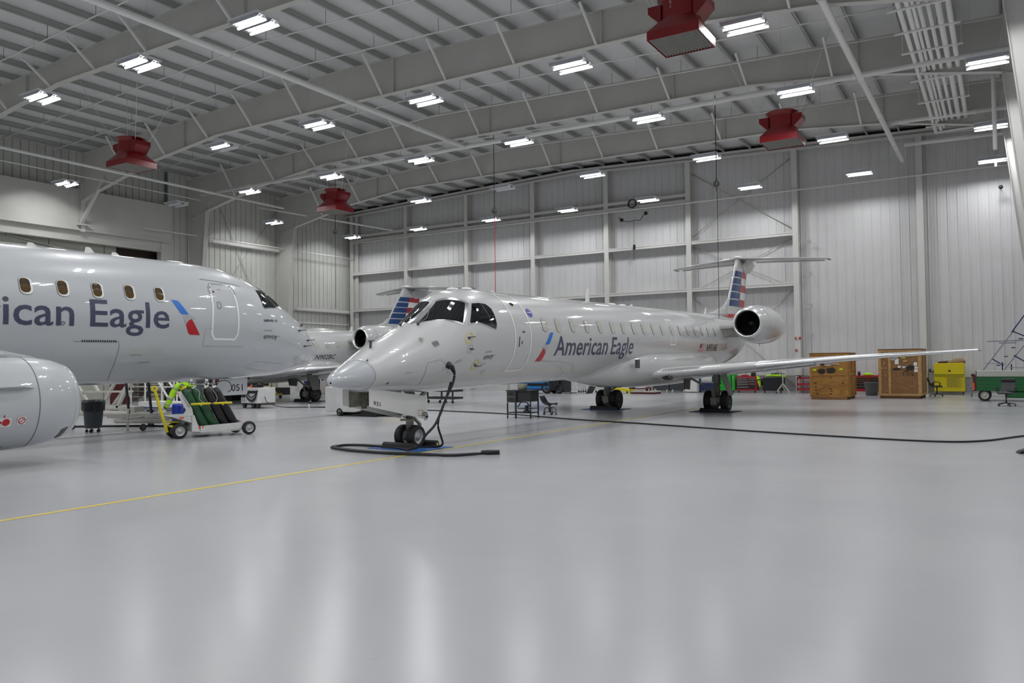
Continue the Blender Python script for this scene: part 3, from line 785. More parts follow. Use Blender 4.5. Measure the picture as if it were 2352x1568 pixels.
# ------------------------------------------------------------------ regional jet with tail engines (made once, copied once)
NR = math.radians
def wheel(mb_t, mb_h, x, y, z, r, w, side=1):
    pr = [(-w/2, r*.62), (-w/2, r*.80), (-w*.46, r*.93), (-w*.30, r*.99), (0, r), (w*.30, r*.99), (w*.46, r*.93), (w/2, r*.80), (w/2, r*.62)]
    mb_t.lathe((x, y, z), (1, 0, 0), pr, 36)
    for s in (-1, 1):
        mb_h.lathe((x, y, z), (s, 0, 0), [(w/2-.005, r*.64), (w/2-.01, r*.56), (w*.28, r*.50), (w*.22, r*.3), (w*.42, r*.26), (w*.5, r*.12), (w*.5, 0)], 28)
def tail_jet(root, near_only_text):
    fn = onskin(1, .005); fn2 = onskin(1, .009); fn3 = onskin(1, .013)
    f = fuselage(1, root, 'plane_paint')
    # nose cone seam and panels
    line('radome_seam', [(.655, R_[1]*NR(a)) for a in range(-85, 96, 6)], .008, 'light_seam', f, fn)
    # windscreen
    def quad(c, n=8, off=.006, mir=False):
        mb = MB(); vs = []
        for i in range(n+1):
            for j in range(n+1):
                a, b = i/n, j/n
                s = (c[0][0]*(1-a)+c[1][0]*a)*(1-b)+(c[3][0]*(1-a)+c[2][0]*a)*b
                t = (c[0][1]*(1-a)+c[1][1]*a)*(1-b)+(c[3][1]*(1-a)+c[2][1]*a)*b
                if mir: t = 180-t
                vs.append(skin(1, s, NR(t), off))
        return mb.add(vs, [(i*(n+1)+j, i*(n+1)+j+1, (i+1)*(n+1)+j+1, (i+1)*(n+1)+j) for i in range(n) for j in range(n)], True)
    for mir in (False, True):
        fr = quad([(3.24, 89.5), (3.53, 47.5), (3.06, 30.5), (2.37, 89.5)], 10, .006, mir).build('windscreen_frame', 'metal', root)
        quad([(3.19, 85), (3.45, 50.5), (3.09, 34), (2.47, 80.5)], 12, .013, mir).build('windscreen', 'glass_dark', fr)
        sgn = (lambda t: t) if not mir else (lambda t: 180-t)
        g = (lambda u, v, mir=mir: skin(1, u, (PI-v/R_[1]) if mir else v/R_[1], .012))
        g2 = (lambda u, v, mir=mir: skin(1, u, (PI-v/R_[1]) if mir else v/R_[1], .007))
        P = [(3.60, 46), (3.85, 44), (4.03, 41), (4.13, 34.5), (4.14, 26), (4.12, 15), (4.06, 9.5), (3.9, 12), (3.27, 26), (3.26, 28)]
        cx = sum(p[0] for p in P)/len(P); cy = sum(p[1] for p in P)/len(P)
        Q = [(cx+(p[0]-cx)*1.09, cy+(p[1]-cy)*1.09) for p in P]
        sf = decal('side_window_frame', [(a, D(b, 1)) for a, b in Q], 'light_seam' if mir else 'plane_paint', root, g2, .08)
        decal('side_window', [(a, D(b, 1)) for a, b in P], 'glass_dark', sf, g, .08)
        line('window_post', [(3.86, D(43, 1)), (3.95, D(12, 1))], .018, 'dark_metal', sf, lambda u, v, mir=mir: skin(1, u, (PI-v/R_[1]) if mir else v/R_[1], .016))
        # wipers
        pts = [skin(1, a, (PI-NR(b)) if mir else NR(b), .03) for a, b in ((2.36, 76), (2.62, 74), (2.95, 84))]
        MB().tube(pts, .012, 6).sphere(pts[0], .035).build('wiper', 'dark_metal', fr)
    # door outline, emergency exit, service doors
    dp = [(4.78, D(-43, 1)), (5.40, D(-43, 1)), (5.50, D(-40, 1)), (5.57, D(-33, 1)), (5.57, D(62, 1)), (5.50, D(66, 1)), (4.86, D(66, 1)), (4.82, D(60, 1)), (4.82, D(-20, 1))]
    d_ = decal('cabin_door', dp, 'decal_white', root, fn, .10, strip=.045)
    decal('door_handle', rrect(5.02, D(-5, 1), .03, .24, .01), 'black_text', d_, fn2, 0)
    decal('door_handle', rrect(5.22, D(6.5, 1), .11, .03, .01), 'black_text', d_, fn2, 0)
    decal('door_window', circ(5.17, D(44, 1), .07, 16), 'glass_dark', d_, fn2, .05)
    decal('exit_placard', rrect(5.14, D(-6, 1), .05, .07, .005), 'grey_text', d_, fn2, 0)
    decal('emergency_exit', [(14.84, D(-9.5, 1)), (15.32, D(-9.5, 1)), (15.34, D(37, 1)), (14.86, D(37, 1))], 'decal_white', root, fn, .10, strip=.04)
    # cabin windows
    for s in [6.28, 6.98, 7.78, 8.62, 9.44, 10.27, 11.04, 11.82, 12.60, 13.40, 14.20, 15.07, 15.86, 16.66, 17.44, 18.24, 18.98, 19.77]:
        c = decal('cabin_window', rrect(s, D(16.3, 1), .27, .37, .10), 'seam', root, fn, .12)
        decal('window_rim', rrect(s-.008, D(16.3, 1), .255, .355, .095), 'plane_paint', c, fn2, .12)
        decal('window_pane', rrect(s-.02, D(15.8, 1), .205, .30, .085), 'cabin_pane', c, fn3, .12)
    # markings
    logo(root, 1, 6.66, .138, -.71, .75, fn)
    for wd, s0, ww in (('American', 6.78, 3.12), ('Eagle', 10.16, 1.57)):
        text_obj('airline_lettering', wd, 'navy', root, lambda u, v: skin(1, s0+u, (v+D(-22.6, 1))/R_[1], .006), width=ww, height=.515, bold=.008, cutx=.5, cuty=.09)
    text_obj('operator_lettering', 'envoy', 'black_text', root, lambda u, v: skin(1, 3.66+u, (v+D(-23.3, 1))/R_[1], .006), width=.36, height=.14, bold=-.004, shear=.25, cutx=.1, cuty=.06)
    text_obj('operator_lettering', 'Operated By', 'grey_text', root, lambda u, v: skin(1, 3.68+u, (v+D(-15.6, 1))/R_[1], .006), width=.24, height=.045, cutx=.1)
    text_obj('operator_lettering', 'air', 'grey_text', root, lambda u, v: skin(1, 4.04+u, (v+D(-20.0, 1))/R_[1], .006), width=.05, height=.035, shear=.25)
    decal('round_decal', circ(5.75, D(31.6, 1), .125), 'decal_purple', root, fn, .05)
    decal('decal_band', rrect(5.75, D(32.0, 1), .20, .016, .005), 'decal_white', root, fn2, .05)
    for s, a, r in ((3.09, 12.2, .135), (3.41, -28.1, .135)):
        rg = decal('warning_ring', circ(s, D(a, 1), r), 'yellow_ring', root, fn, .06, strip=.022)
        b0 = skin(1, s, NR(a), .0); b1 = skin(1, s, NR(a), .07)
        MB().sphere(b0, .035).cyl(b1, b1+Vector((.02, .14, .01)), .012, n=6).cyl(b0, b1, .015, n=6).build('air_sensor', 'dark_metal', rg)
    decal('static_port_ring', circ(3.09, D(-2.2, 1), .10), 'light_seam', root, fn, .06, strip=.008)
    b0 = skin(1, 3.09, NR(-2.2)); MB().cyl(b0, b0+Vector((.06, .03, 0)), .02, n=6).cyl(b0+Vector((.05, 0, 0)), b0+Vector((.05, .08, 0)), .012, n=6).build('air_sensor', 'dark_metal', root)
    b0 = skin(1, 1.91, NR(45)); MB().bar(b0, b0+Vector((.04, 0, .04)), .03, .08).cyl(b0+Vector((.04, -.1, .04)), b0+Vector((.04, .06, .04)), .010, n=6).build('pitot_probe', 'steel_cream', root)
    b0 = skin(1, 1.15, NR(92)); MB().bar(b0, b0+Vector((0, .01, .14)), .02, .05).cyl(b0+Vector((0, -.06, .14)), b0+Vector((0, .10, .15)), .014, n=6).build('pitot_probe', 'dark_metal', root)
    b0 = skin(1, .70, NR(60)); MB().cyl(b0, b0+Vector((.03, 0, .03)), .014, n=6).build('pitot_probe', 'dark_metal', root)
    v = decal('nose_vent', rrect(2.17, D(28.4, 1), .17, .22, .05), 'light_seam', root, fn, .06)
    for k in range(5): line('vent_slot', [(2.11+.03*k, D(28.4, 1)-.07), (2.11+.03*k, D(28.4, 1)+.07)], .012, 'black_text', v, fn2)
    line('access_panel', [(1.87, D(-50, 1)), (1.80, D(-30, 1)), (1.80, D(-6, 1)), (1.84, D(0, 1)), (2.18, D(0, 1)), (2.24, D(-5, 1)), (2.33, D(-9, 1))], .007, 'seam', root, fn)
    line('access_panel', [(5.9, D(-30, 1)), (7.3, D(-31, 1)), (8.1, D(-38, 1)), (8.4, D(-50, 1)), (8.2, D(-66, 1)), (7.6, D(-80, 1))], .008, 'light_seam', root, fn)
    line('small_print', [(1.28, D(-12, 1)), (1.45, D(-12, 1))], .02, 'light_seam', root, fn)
    line('small_print', [(3.60, D(-29, 1)), (3.80, D(-29, 1))], .012, 'light_seam', root, fn); line('small_print', [(2.62, D(-10.5, 1)), (2.84, D(-10.5, 1))], .012, 'light_seam', root, fn)
    line('small_print', [(2.62, D(-13, 1)), (2.84, D(-13, 1))], .012, 'grey_text', root, fn)
    decal('drain_mast', rrect(.97, D(-31.8, 1), .035, .14, .01), 'black_text', root, fn, .05)
    decal('small_light', circ(3.86, D(-40, 1), .07, 14), 'light_seam', root, fn, .05, strip=.01)
    decal('ground_socket', rrect(2.42, D(-20, 1), .15, .20, .07), 'decal_white', root, fn, .06)
    for a, b in ((-.03, .03), (.03, .03), (0, -.04)): decal('socket_pin', circ(2.42+a, D(-21, 1)+b, .018, 8), 'black_text', root, fn2, 0)
    # flag and registration
    fl = decal('flag', [(17.84, D(-20.9, 1)), (18.34, D(-20.9, 1)), (18.42, D(-7.2, 1)), (17.92, D(-7.2, 1))], 'decal_white', root, fn, .12)
    for k in range(7):
        v0 = D(-20.9, 1)+.278*k*2/13; v1 = v0+.278/13
        sh = lambda v: (v-D(-20.9, 1))/.278*.08
        u0 = 17.84 if k < 4 else 18.05
        decal('flag_stripe', [(u0+sh(v0), v0), (18.34+sh(v0), v0), (18.34+sh(v1), v1), (u0+sh(v1), v1)], 'flag_red', fl, fn2, .15)
    decal('flag_canton', [(17.885, D(-14, 1)), (18.08, D(-14, 1)), (18.12, D(-7.2, 1)), (17.92, D(-7.2, 1))], 'navy', fl, fn3, .12)
    # antennas on the crown
    for s, h in ((10.9, .42), (14.2, .1), (22.0, .28), (5.6, .06)):
        b0 = skin(1, s, PI/2, -.02)
        MB().prism([(b0.y-.16, b0.z), (b0.y+.10, b0.z), (b0.y+.08, b0.z+h), (b0.y+.0, b0.z+h)], 'x', -.012, .012).build('antenna', 'white_paint', root)
    for s in (12.6, 13.4, 3.95, 4.5): MB().sphere(skin(1, s, PI/2, -.01), .14, 1, 1.3, .35).build('antenna_dome', 'white_paint', root)
    # belly fairing
    secs = []; K = [(6.6, 1.22, .05, 1.3), (7.2, 1.17, .28, 1.45), (8.3, 1.03, .72, 1.75), (9.6, .86, 1.08, 1.97), (11.3, .77, 1.30, 2.05), (14.2, .73, 1.32, 2.05), (16.9, .81, 1.18, 2.0), (18.4, 1.02, .85, 1.85), (19.6, 1.28, .2, 1.5)]
    y = 6.6
    while y <= 19.61:
        q = [pch([k[0] for k in K], [k[i] for k in K], y) for i in (1, 2, 3)]
        secs.append([(q[1]*(abs(math.cos(t))**.8)*(1 if math.cos(t) > 0 else -1), y, (q[0]+q[2])/2+(q[2]-q[0])/2*(abs(math.sin(t))**.8)*(1 if math.sin(t) > 0 else -1)) for t in [2*PI*k/48 for k in range(48)]]); y += .5
    wf = MB().loft(secs).build('belly_fairing', 'plane_paint', root)
    MB().box(1.18, 1.24, 9.35, 9.62, 1.45, 1.72).build('air_outlet', 'dark_metal', wf, bevel=.02)
    # wings
    W0 = [(.3, 1.16, 10.1, 15.0, .098), (1.3, 1.22, 10.7, 15.1, .096), (3.2, 1.37, 11.78, 15.35, .105), (5.5, 1.55, 13.08, 15.9, .085), (7.5, 1.68, 14.2, 16.3, .08), (10.1, 1.805, 15.66, 16.8, .07)]
    for mir in (1, -1):
        w_ = wing(root, 'wing', W0, 'plane_paint', mir)
        # polished leading edge with a joint, built as a slightly larger nose cap
        secs = []
        for i in range(13):
            t = i/12; l = 4.05+t*6.0
            z, le, te, th = [lin(W0, j, l) for j in (1, 2, 3, 4)]
            af = airfoil(le, te, th, 30); n = len(af); k = 7
            secs.append([(l*mir, p-.008, z+h*1.03) for p, h in af[k:0:-1]+[af[0]]+af[:-k-1:-1]])
        MB().loft(secs, cap=False, closed=False).build('leading_edge', 'polished', w_)
        secs = []
        for i in range(9):
            l = 1.32+i/8*2.7
            z, le, te, th = [lin(W0, j, l) for j in (1, 2, 3, 4)]
            af = airfoil(le, te, th, 30); k = 7
            secs.append([(l*mir, p-.008, z+h*1.03) for p, h in af[k:0:-1]+[af[0]]+af[:-k-1:-1]])
        MB().loft(secs, cap=False, closed=False).build('leading_edge', 'metal' if False else 'plane_paint', w_)
        MB().loft([[(l*mir, le+.35+dl, z+dz) for dl, dz in ((0, .15), (.5, .1), (.5, -.25), (.15, -.28), (-.05, -.1))] for l, le, z in ((1.1, 10.15, 1.05), (1.5, 10.5, 1.1))]).build('landing_light_bay', 'plane_paint', w_) if False else None
        # walkway hash marks on the wing root top
        def wtop(l, t):
            z, le, te, th = [lin(W0, q, l) for q in (1, 2, 3, 4)]; u = t/(te-le)
            return Vector((l*mir, le+t-.012, z+5*th*(.2969*math.sqrt(u)-.126*u-.3516*u*u+.2843*u**3-.1036*u**4)*(te-le)*1.04+.006))
        for k in range(12):
            l = 1.45+k*.085
            MB().add([wtop(l+.05*q+e*.035, .05+.20*q) for q in (0, .5, 1) for e in (0, 1)], [(0, 1, 3, 2), (2, 3, 5, 4)]).build('walkway_mark', 'navy', w_)
        MB().sphere((1.62*mir, 10.93, 1.10), .16, 1.2, .3, .42).build('landing_light', 'glass_dark', w_)
        # flap track fairings, aileron gap and tip light
        for l, y, z in ((3.6, 15.3, 1.22), (5.6, 15.7, 1.42), (7.6, 16.1, 1.58)):
            MB().sphere((l*mir, y, z), .09, 1, 7, .9).build('flap_fairing', 'plane_paint', w_)
        MB().sphere((10.12*mir, 16.1, 1.80), .05, .8, 8, .9).build('wing_tip', 'plane_paint', w_)
        MB().cyl((5.62*mir, 13.35, 1.46), (5.66*mir, 13.45, 1.36), .02, n=6).build('drain_mast', 'steel_cream', w_)
        for k in range(3): MB().cyl(((8.6+.5*k)*mir, 16.6, 1.75), ((8.6+.5*k)*mir, 17.0, 1.76), .008, n=5).build('static_wick', 'dark_metal', w_)
        # under wing flap lip seen from the front
        wing(w_, 'flap', [(1.3, 1.02, 14.6, 15.9, .08), (5.2, 1.36, 15.4, 16.4, .08)], 'plane_paint', mir)
    # fin and tailplane
    FS = [(3.1, 0, 21.9, 25.15, .10), (3.5, 0, 22.45, 25.3, .10), (3.97, 0, 22.74, 25.42, .10), (4.6, 0, 23.12, 25.66, .10), (5.36, 0, 23.68, 25.9, .10), (5.75, 0, 23.98, 26.05, .10), (6.25, 0, 24.32, 26.5, .11)]
    fin = wing(root, 'fin', FS, 'plane_paint', 1, True)
    MB().loft([[(s*w, y, z) for s, y, z in ((-1, y0, z0), (1, y0, z0), (1, 22.9, z0), (-1, 22.9, z0))] for w, y0, z0 in ((.10, 19.4, 3.46), (.07, 20.9, 3.66), (.05, 21.9, 3.86), (.04, 22.5, 4.06), (.03, 22.85, 4.3))]).build('dorsal_fin', 'plane_paint', fin)
    def fside(y, z, s=1, off=.012):
        le = pch([k[0] for k in FS], [k[2] for k in FS], z); te = pch([k[0] for k in FS], [k[3] for k in FS], z); t = min(1, max(0, (y-le)/(te-le)))
        h = 5*.10*(.2969*math.sqrt(t)-.126*t-.3516*t*t+.2843*t**3-.1036*t**4)*(te-le)
        return Vector((s*(h+off), y, z))
    def band(z0, z1, e0, e1, m, s=1):
        vs = []
        for i in range(9):
            for z in (z0, z1):
                a, b = e0(z), e1(z); vs.append(fside(a+(b-a)*i/8, z, s))
        MB().add(vs, [(2*i, 2*i+2, 2*i+3, 2*i+1) for i in range(8)], True).build('tail_stripe', m, fin)
    LEf = lambda z: pch([k[0] for k in FS], [k[2] for k in FS], z)+.07
    SPf = lambda z: 24.22+(z-3.97)/(5.70-3.97)*(24.92-24.22)
    TEf = lambda z: pch([k[0] for k in FS], [k[3] for k in FS], z)-.01
    for s in (1, -1):
        for z0, z1 in ((5.40, 5.68), (5.05, 5.33), (4.70, 5.0), (4.34, 4.64), (3.98, 4.28)): band(z0, z1, LEf, SPf, 'deep_blue', s)
        for z0, z1 in ((5.38, 5.68), (4.69, 5.04), (3.98, 4.33)): band(z0, z1, SPf, TEf, 'logo_red', s)
        band(5.04, 5.38, SPf, TEf, 'decal_white', s); band(4.33, 4.69, SPf, TEf, 'decal_white', s)
        band(3.44, 3.60, lambda z: 22.55, lambda z: 23.6, 'logo_red', s)
    for mir in (1, -1):
        st = wing(root, 'tailplane', [(.05, 6.30, 24.50, 26.75, .085), (2.0, 6.24, 25.22, 26.85, .085), (3.60, 6.16, 25.82, 26.92, .08), (3.79, 6.15, 26.05, 26.98, .05)], 'plane_paint', mir)
        wing(st, 'elevator', [(.35, 6.27, 26.5, 27.25, .09), (3.5, 6.14, 26.75, 27.15, .09)], 'plane_paint', mir)
        MB().sphere((3.78*mir, 26.5, 6.15), .05, .6, 9, .7).build('tailplane_tip', 'seam', st)
    MB().loft([[(r*math.cos(t), y, z+r*.62*math.sin(t)) for t in [2*PI*k/16 for k in range(16)]] for y, z, r in ((24.2, 6.33, .01), (24.35, 6.34, .10), (24.8, 6.33, .17), (26.0, 6.28, .17), (27.0, 6.22, .14), (27.6, 6.2, .03))]).build('tail_bullet', 'white_paint', fin)
    MB().prism([(25.0, 6.22), (27.2, 6.15), (26.9, 6.0), (26.2, 5.7), (25.4, 5.62)], 'x', -.10, .10).build('fin_fairing', 'plane_paint', fin)
    # engines
    for mir in (1, -1):
        c = Vector((2.22*mir, 17.95, 2.99)); ax = Vector((.035*mir, 1, -.02)).normalized()
        e = MB().lathe(c, ax, [(0.05, .575), (.18, .635), (.5, .71), (1.0, .765), (1.6, .785), (2.2, .765), (2.9, .68), (3.5, .56), (3.9, .47), (3.9, .40)], 48).build('engine', 'plane_paint', root)
        MB().lathe(c, ax, [(.12, .46), (.03, .49), (-.01, .52), (0, .545), (.05, .577), (.12, .605)], 48).build('intake_lip', 'polished', e)
        MB().lathe(c, ax, [(.08, .475), (.3, .455), (.75, .47)], 40).build('intake_duct', 'engine_black', e)
        MB().lathe(c, ax, [(.75, .47), (.76, .02), (.70, .0)], 40).build('fan_disc', 'engine_black', e)
        fb = MB()
        for k in range(20):
            a = 2*PI*k/20; u = Vector((math.cos(a), 0, math.sin(a))); tt = Vector((-math.sin(a), 0, math.cos(a)))
            p0 = c+ax*.62; fb.add([p0+u*.12-tt*.02, p0+u*.45-tt*.05, p0+u*.45+tt*.06+ax*.08, p0+u*.12+tt*.02+ax*.05], [(0, 1, 2, 3)])
        fb.build('fan_blades', 'black_plastic', e); e.children[-1] if False else None
        MB().lathe(c, ax, [(.42, 0), (.45, .05), (.55, .10), (.68, .14)], 24).build('spinner', 'dark_metal', e)
        MB().lathe(c, ax, [(3.7, .36), (4.3, .27), (4.6, .10)], 28).build('exhaust_cone', 'dark_metal', e)
        cowl = c+ax*1.05
        line('cowl_seam', [(a, 0) for a in [x*.1 for x in range(0, 64)]], .01, 'seam', e, lambda u, v: c+ax*(.62+v)+Vector((math.cos(u), 0, math.sin(u)))*.735)
        for k in (0, .5): MB().box(c.x-.12+k*.3, c.x-.02+k*.3, c.y+1.1+k*.2, c.y+1.25+k*.2, c.z-.775, c.z-.755).build('cowl_vent', 'black_text', e)
        MB().cyl((c.x+.1*mir, c.y+1.4, c.z-.9), (c.x+.1*mir, c.y+1.4, c.z-.76), .012, n=6).build('drain_mast', 'dark_metal', e)
        MB().loft([[(x*mir, y, z) for y, z in q] for x, q in ((.85, ((18.3, 2.92), (18.25, 2.8), (18.35, 2.35), (21.3, 2.45), (21.6, 2.9), (20, 2.99), (18.6, 2.99))), (1.75, ((18.55, 2.92), (18.5, 2.85), (18.6, 2.72), (21.2, 2.75), (21.4, 2.88), (20, 2.99), (18.8, 2.99))))], smooth=False).build('pylon', 'shaded_grey', root)  # pylon shade put into the colour with the darker grey
    # nose gear
    ng = MB().cyl((0, 0, .40), (0, .02, .74), .085, n=20).cyl((0, .02, .66), (0, .02, 1.30), .11, n=20).cyl((0, 0, .22), (0, 0, .44), .05, n=16).cyl((-.16, 0, .245), (.16, 0, .245), .04, n=12)
    ng.box(-.17, .17, -.10, .12, .78, .86).cyl((-.30, .05, .72), (.42, .05, .72), .045, n=12).box(-.13, .13, -.16, .0, .58, .62)
    ng.cyl((-.2, -.04, .9), (-.2, -.16, .9), .11, n=14).cyl((.2, .0, .9), (.22, -.12, .9), .11, n=14)
    ng.bar((0, .10, .66), (0, .36, .46), .07, .04).bar((0, .36, .46), (0, .05, .26), .06, .04).bar((0, .12, .9), (0, .7, 1.25), .07, .07)
    g = ng.build('nose_gear_strut', 'gear_paint', root)
    MB().lathe((.0, -.13, .72), (0, -1, 0), [(0, .075), (.06, .07), (.065, 0)], 20).build('taxi_light', 'chrome', g)
    for x in (-.165, .165):
        tb, hb = MB(), MB(); wheel(tb, hb, x, 0, .245, .247, .17)
        o = tb.build('nose_wheel', 'rubber', root); hb.build('hub', 'hub', o)
    for x, y0, y1 in ((.335, -1.6, .10), (-.335, -1.68, .10)):
        zt = lambda y: 1.31-.115*(y+1.6)
        zb = lambda y: .985-.22*(y+1.6)
        pn = MB().prism([(y0, zb(y0)), (y1, zb(y1)), (y1+.05, zt(y1)-.02), (y0, zt(y0)+.03)], 'x', min(x, x*.93), max(x, x*.93)).build('nose_gear_door', 'white_paint', root, label='white nose gear door')
        if x < 0:
            MB().box(x*.92+.0, x*.90, -1.5, -.2, .95, 1.28).build('door_lining', 'door_inside', pn)
            MB().box(x*.90, x*.87, -1.15, -1.0, .90, 1.28).box(x*.90, x*.87, -.95, -.7, .98, 1.2).build('door_rib', 'door_inside', pn)
        else:
            MB().box(.30, .34, .12, .19, .58, 1.08).build('door_end', 'white_paint', pn)
            MB().cyl((.335, .155, .66), (.36, .155, .66), .035, n=14).build('door_fitting', 'black_plastic', pn)
            decal('warning_placard', [(-.13, .70), (.05, .68), (.05, .80), (-.13, .82)], 'crimson_line', pn, lambda u, v: Vector((.338, u, v)), 0, strip=.008)
    # main gear
    for mir in (1, -1):
        zg = -.214
        s_ = MB().cyl((2.1*mir, 14.45, .05+zg+.2), (2.1*mir, 14.42, 1.15), .095, n=18).cyl((2.1*mir, 14.42, .75), (2.1*mir, 14.4, 1.3), .13, n=18)
        s_.cyl((1.75*mir, 14.45, zg+.37), (2.45*mir, 14.45, zg+.37), .06, n=12).bar((2.1*mir, 14.35, .45), (1.05*mir, 14.3, 1.05), .08, .06).bar((2.08*mir, 14.2, .18), (2.08*mir, 14.0, .5), .10, .05).bar((2.08*mir, 14.0, .5), (2.08*mir, 14.3, .8), .10, .05)
        s_.box(1.92*mir if mir > 0 else -2.28, 2.28*mir if mir > 0 else -1.92, 14.15, 14.4, .12, .30)
        for k in range(4): s_.cyl((2.1*mir, 14.42, .5+k*.13), (2.1*mir, 14.42, .52+k*.13), .15, n=18)
        so = s_.build('main_gear_strut', 'gear_paint', root)
        for x in (1.80, 2.40):
            tb, hb = MB(), MB(); wheel(tb, hb, x*mir, 14.45, zg+.372, .374, .25)
            o = tb.build('main_wheel', 'rubber', root); hb.build('hub', 'dark_metal', o)
        q0 = .0 if mir > 0 else .18
        MB().loft([[(x*mir, y, z) for x, y, z in q] for q in (((2.30+q0, 14.1, 1.12), (2.34+q0, 14.1, 1.12), (2.34+q0, 14.75, 1.12), (2.30+q0, 14.75, 1.12)), ((2.60+q0*1.6, 14.1, .38), (2.64+q0*1.6, 14.1, .38), (2.64+q0*1.6, 14.6, .38), (2.60+q0*1.6, 14.6, .38)))], smooth=False).build('main_gear_door', 'shaded_grey', root, label='grey main gear door')
        MB().prism([(14.05, .30), (14.5, .30), (14.45, .0), (14.25, -.08), (14.05, .05)], 'x', 2.07*mir-.11 if mir > 0 else -2.18, 2.18 if mir > 0 else -1.96).build('gear_guard', 'shaded_grey', so)
        MB().prism([(13.9, 1.0), (14.6, 1.0), (14.5, .55), (14.0, .6)], 'x', (1.05 if mir > 0 else -1.08), (1.08 if mir > 0 else -1.05)).build('main_gear_door', 'dark_metal', root)
    return root
JET = thing('regional_jet', 'silver tail-engined jet in the centre, black power cable plugged into its nose', 'airplane', (-10.83, 13.34, 0), -.0067, None, .0148)
tail_jet(JET, True)
skip = ('operator_lettering', 'registration')
JET2 = dup(JET, (-32.1, 14.5, 0), label='silver tail-engined jet in the background, mostly hidden behind the left jet')
JET2.rotation_euler = JET.rotation_euler
for ch in [o for o in COL.objects if o.parent == JET2 and o.name.startswith('flag')]: ch.location.y -= .9
for j, s in ((JET, 'N931AE'), (JET2, 'N902BC')):
    text_obj('registration', s, 'black_text', j, lambda u, v: skin(1, (18.68 if j is JET else 18.10)+u, (v+D(-20.9 if j is JET else -22.5, 1))/R_[1], .006), width=1.30 if j is JET else 1.5, height=.27 if j is JET else .26, shear=.12 if j is JET else .2, bold=.01, cutx=.4, cuty=.09)
# fleet number on the door of the near jet
text_obj('door_number', '931', 'black_text', JET, lambda u, v: Vector((.341, -1.50+u, 1.03-.22*(u+.1)+v)), width=.20, height=.085)

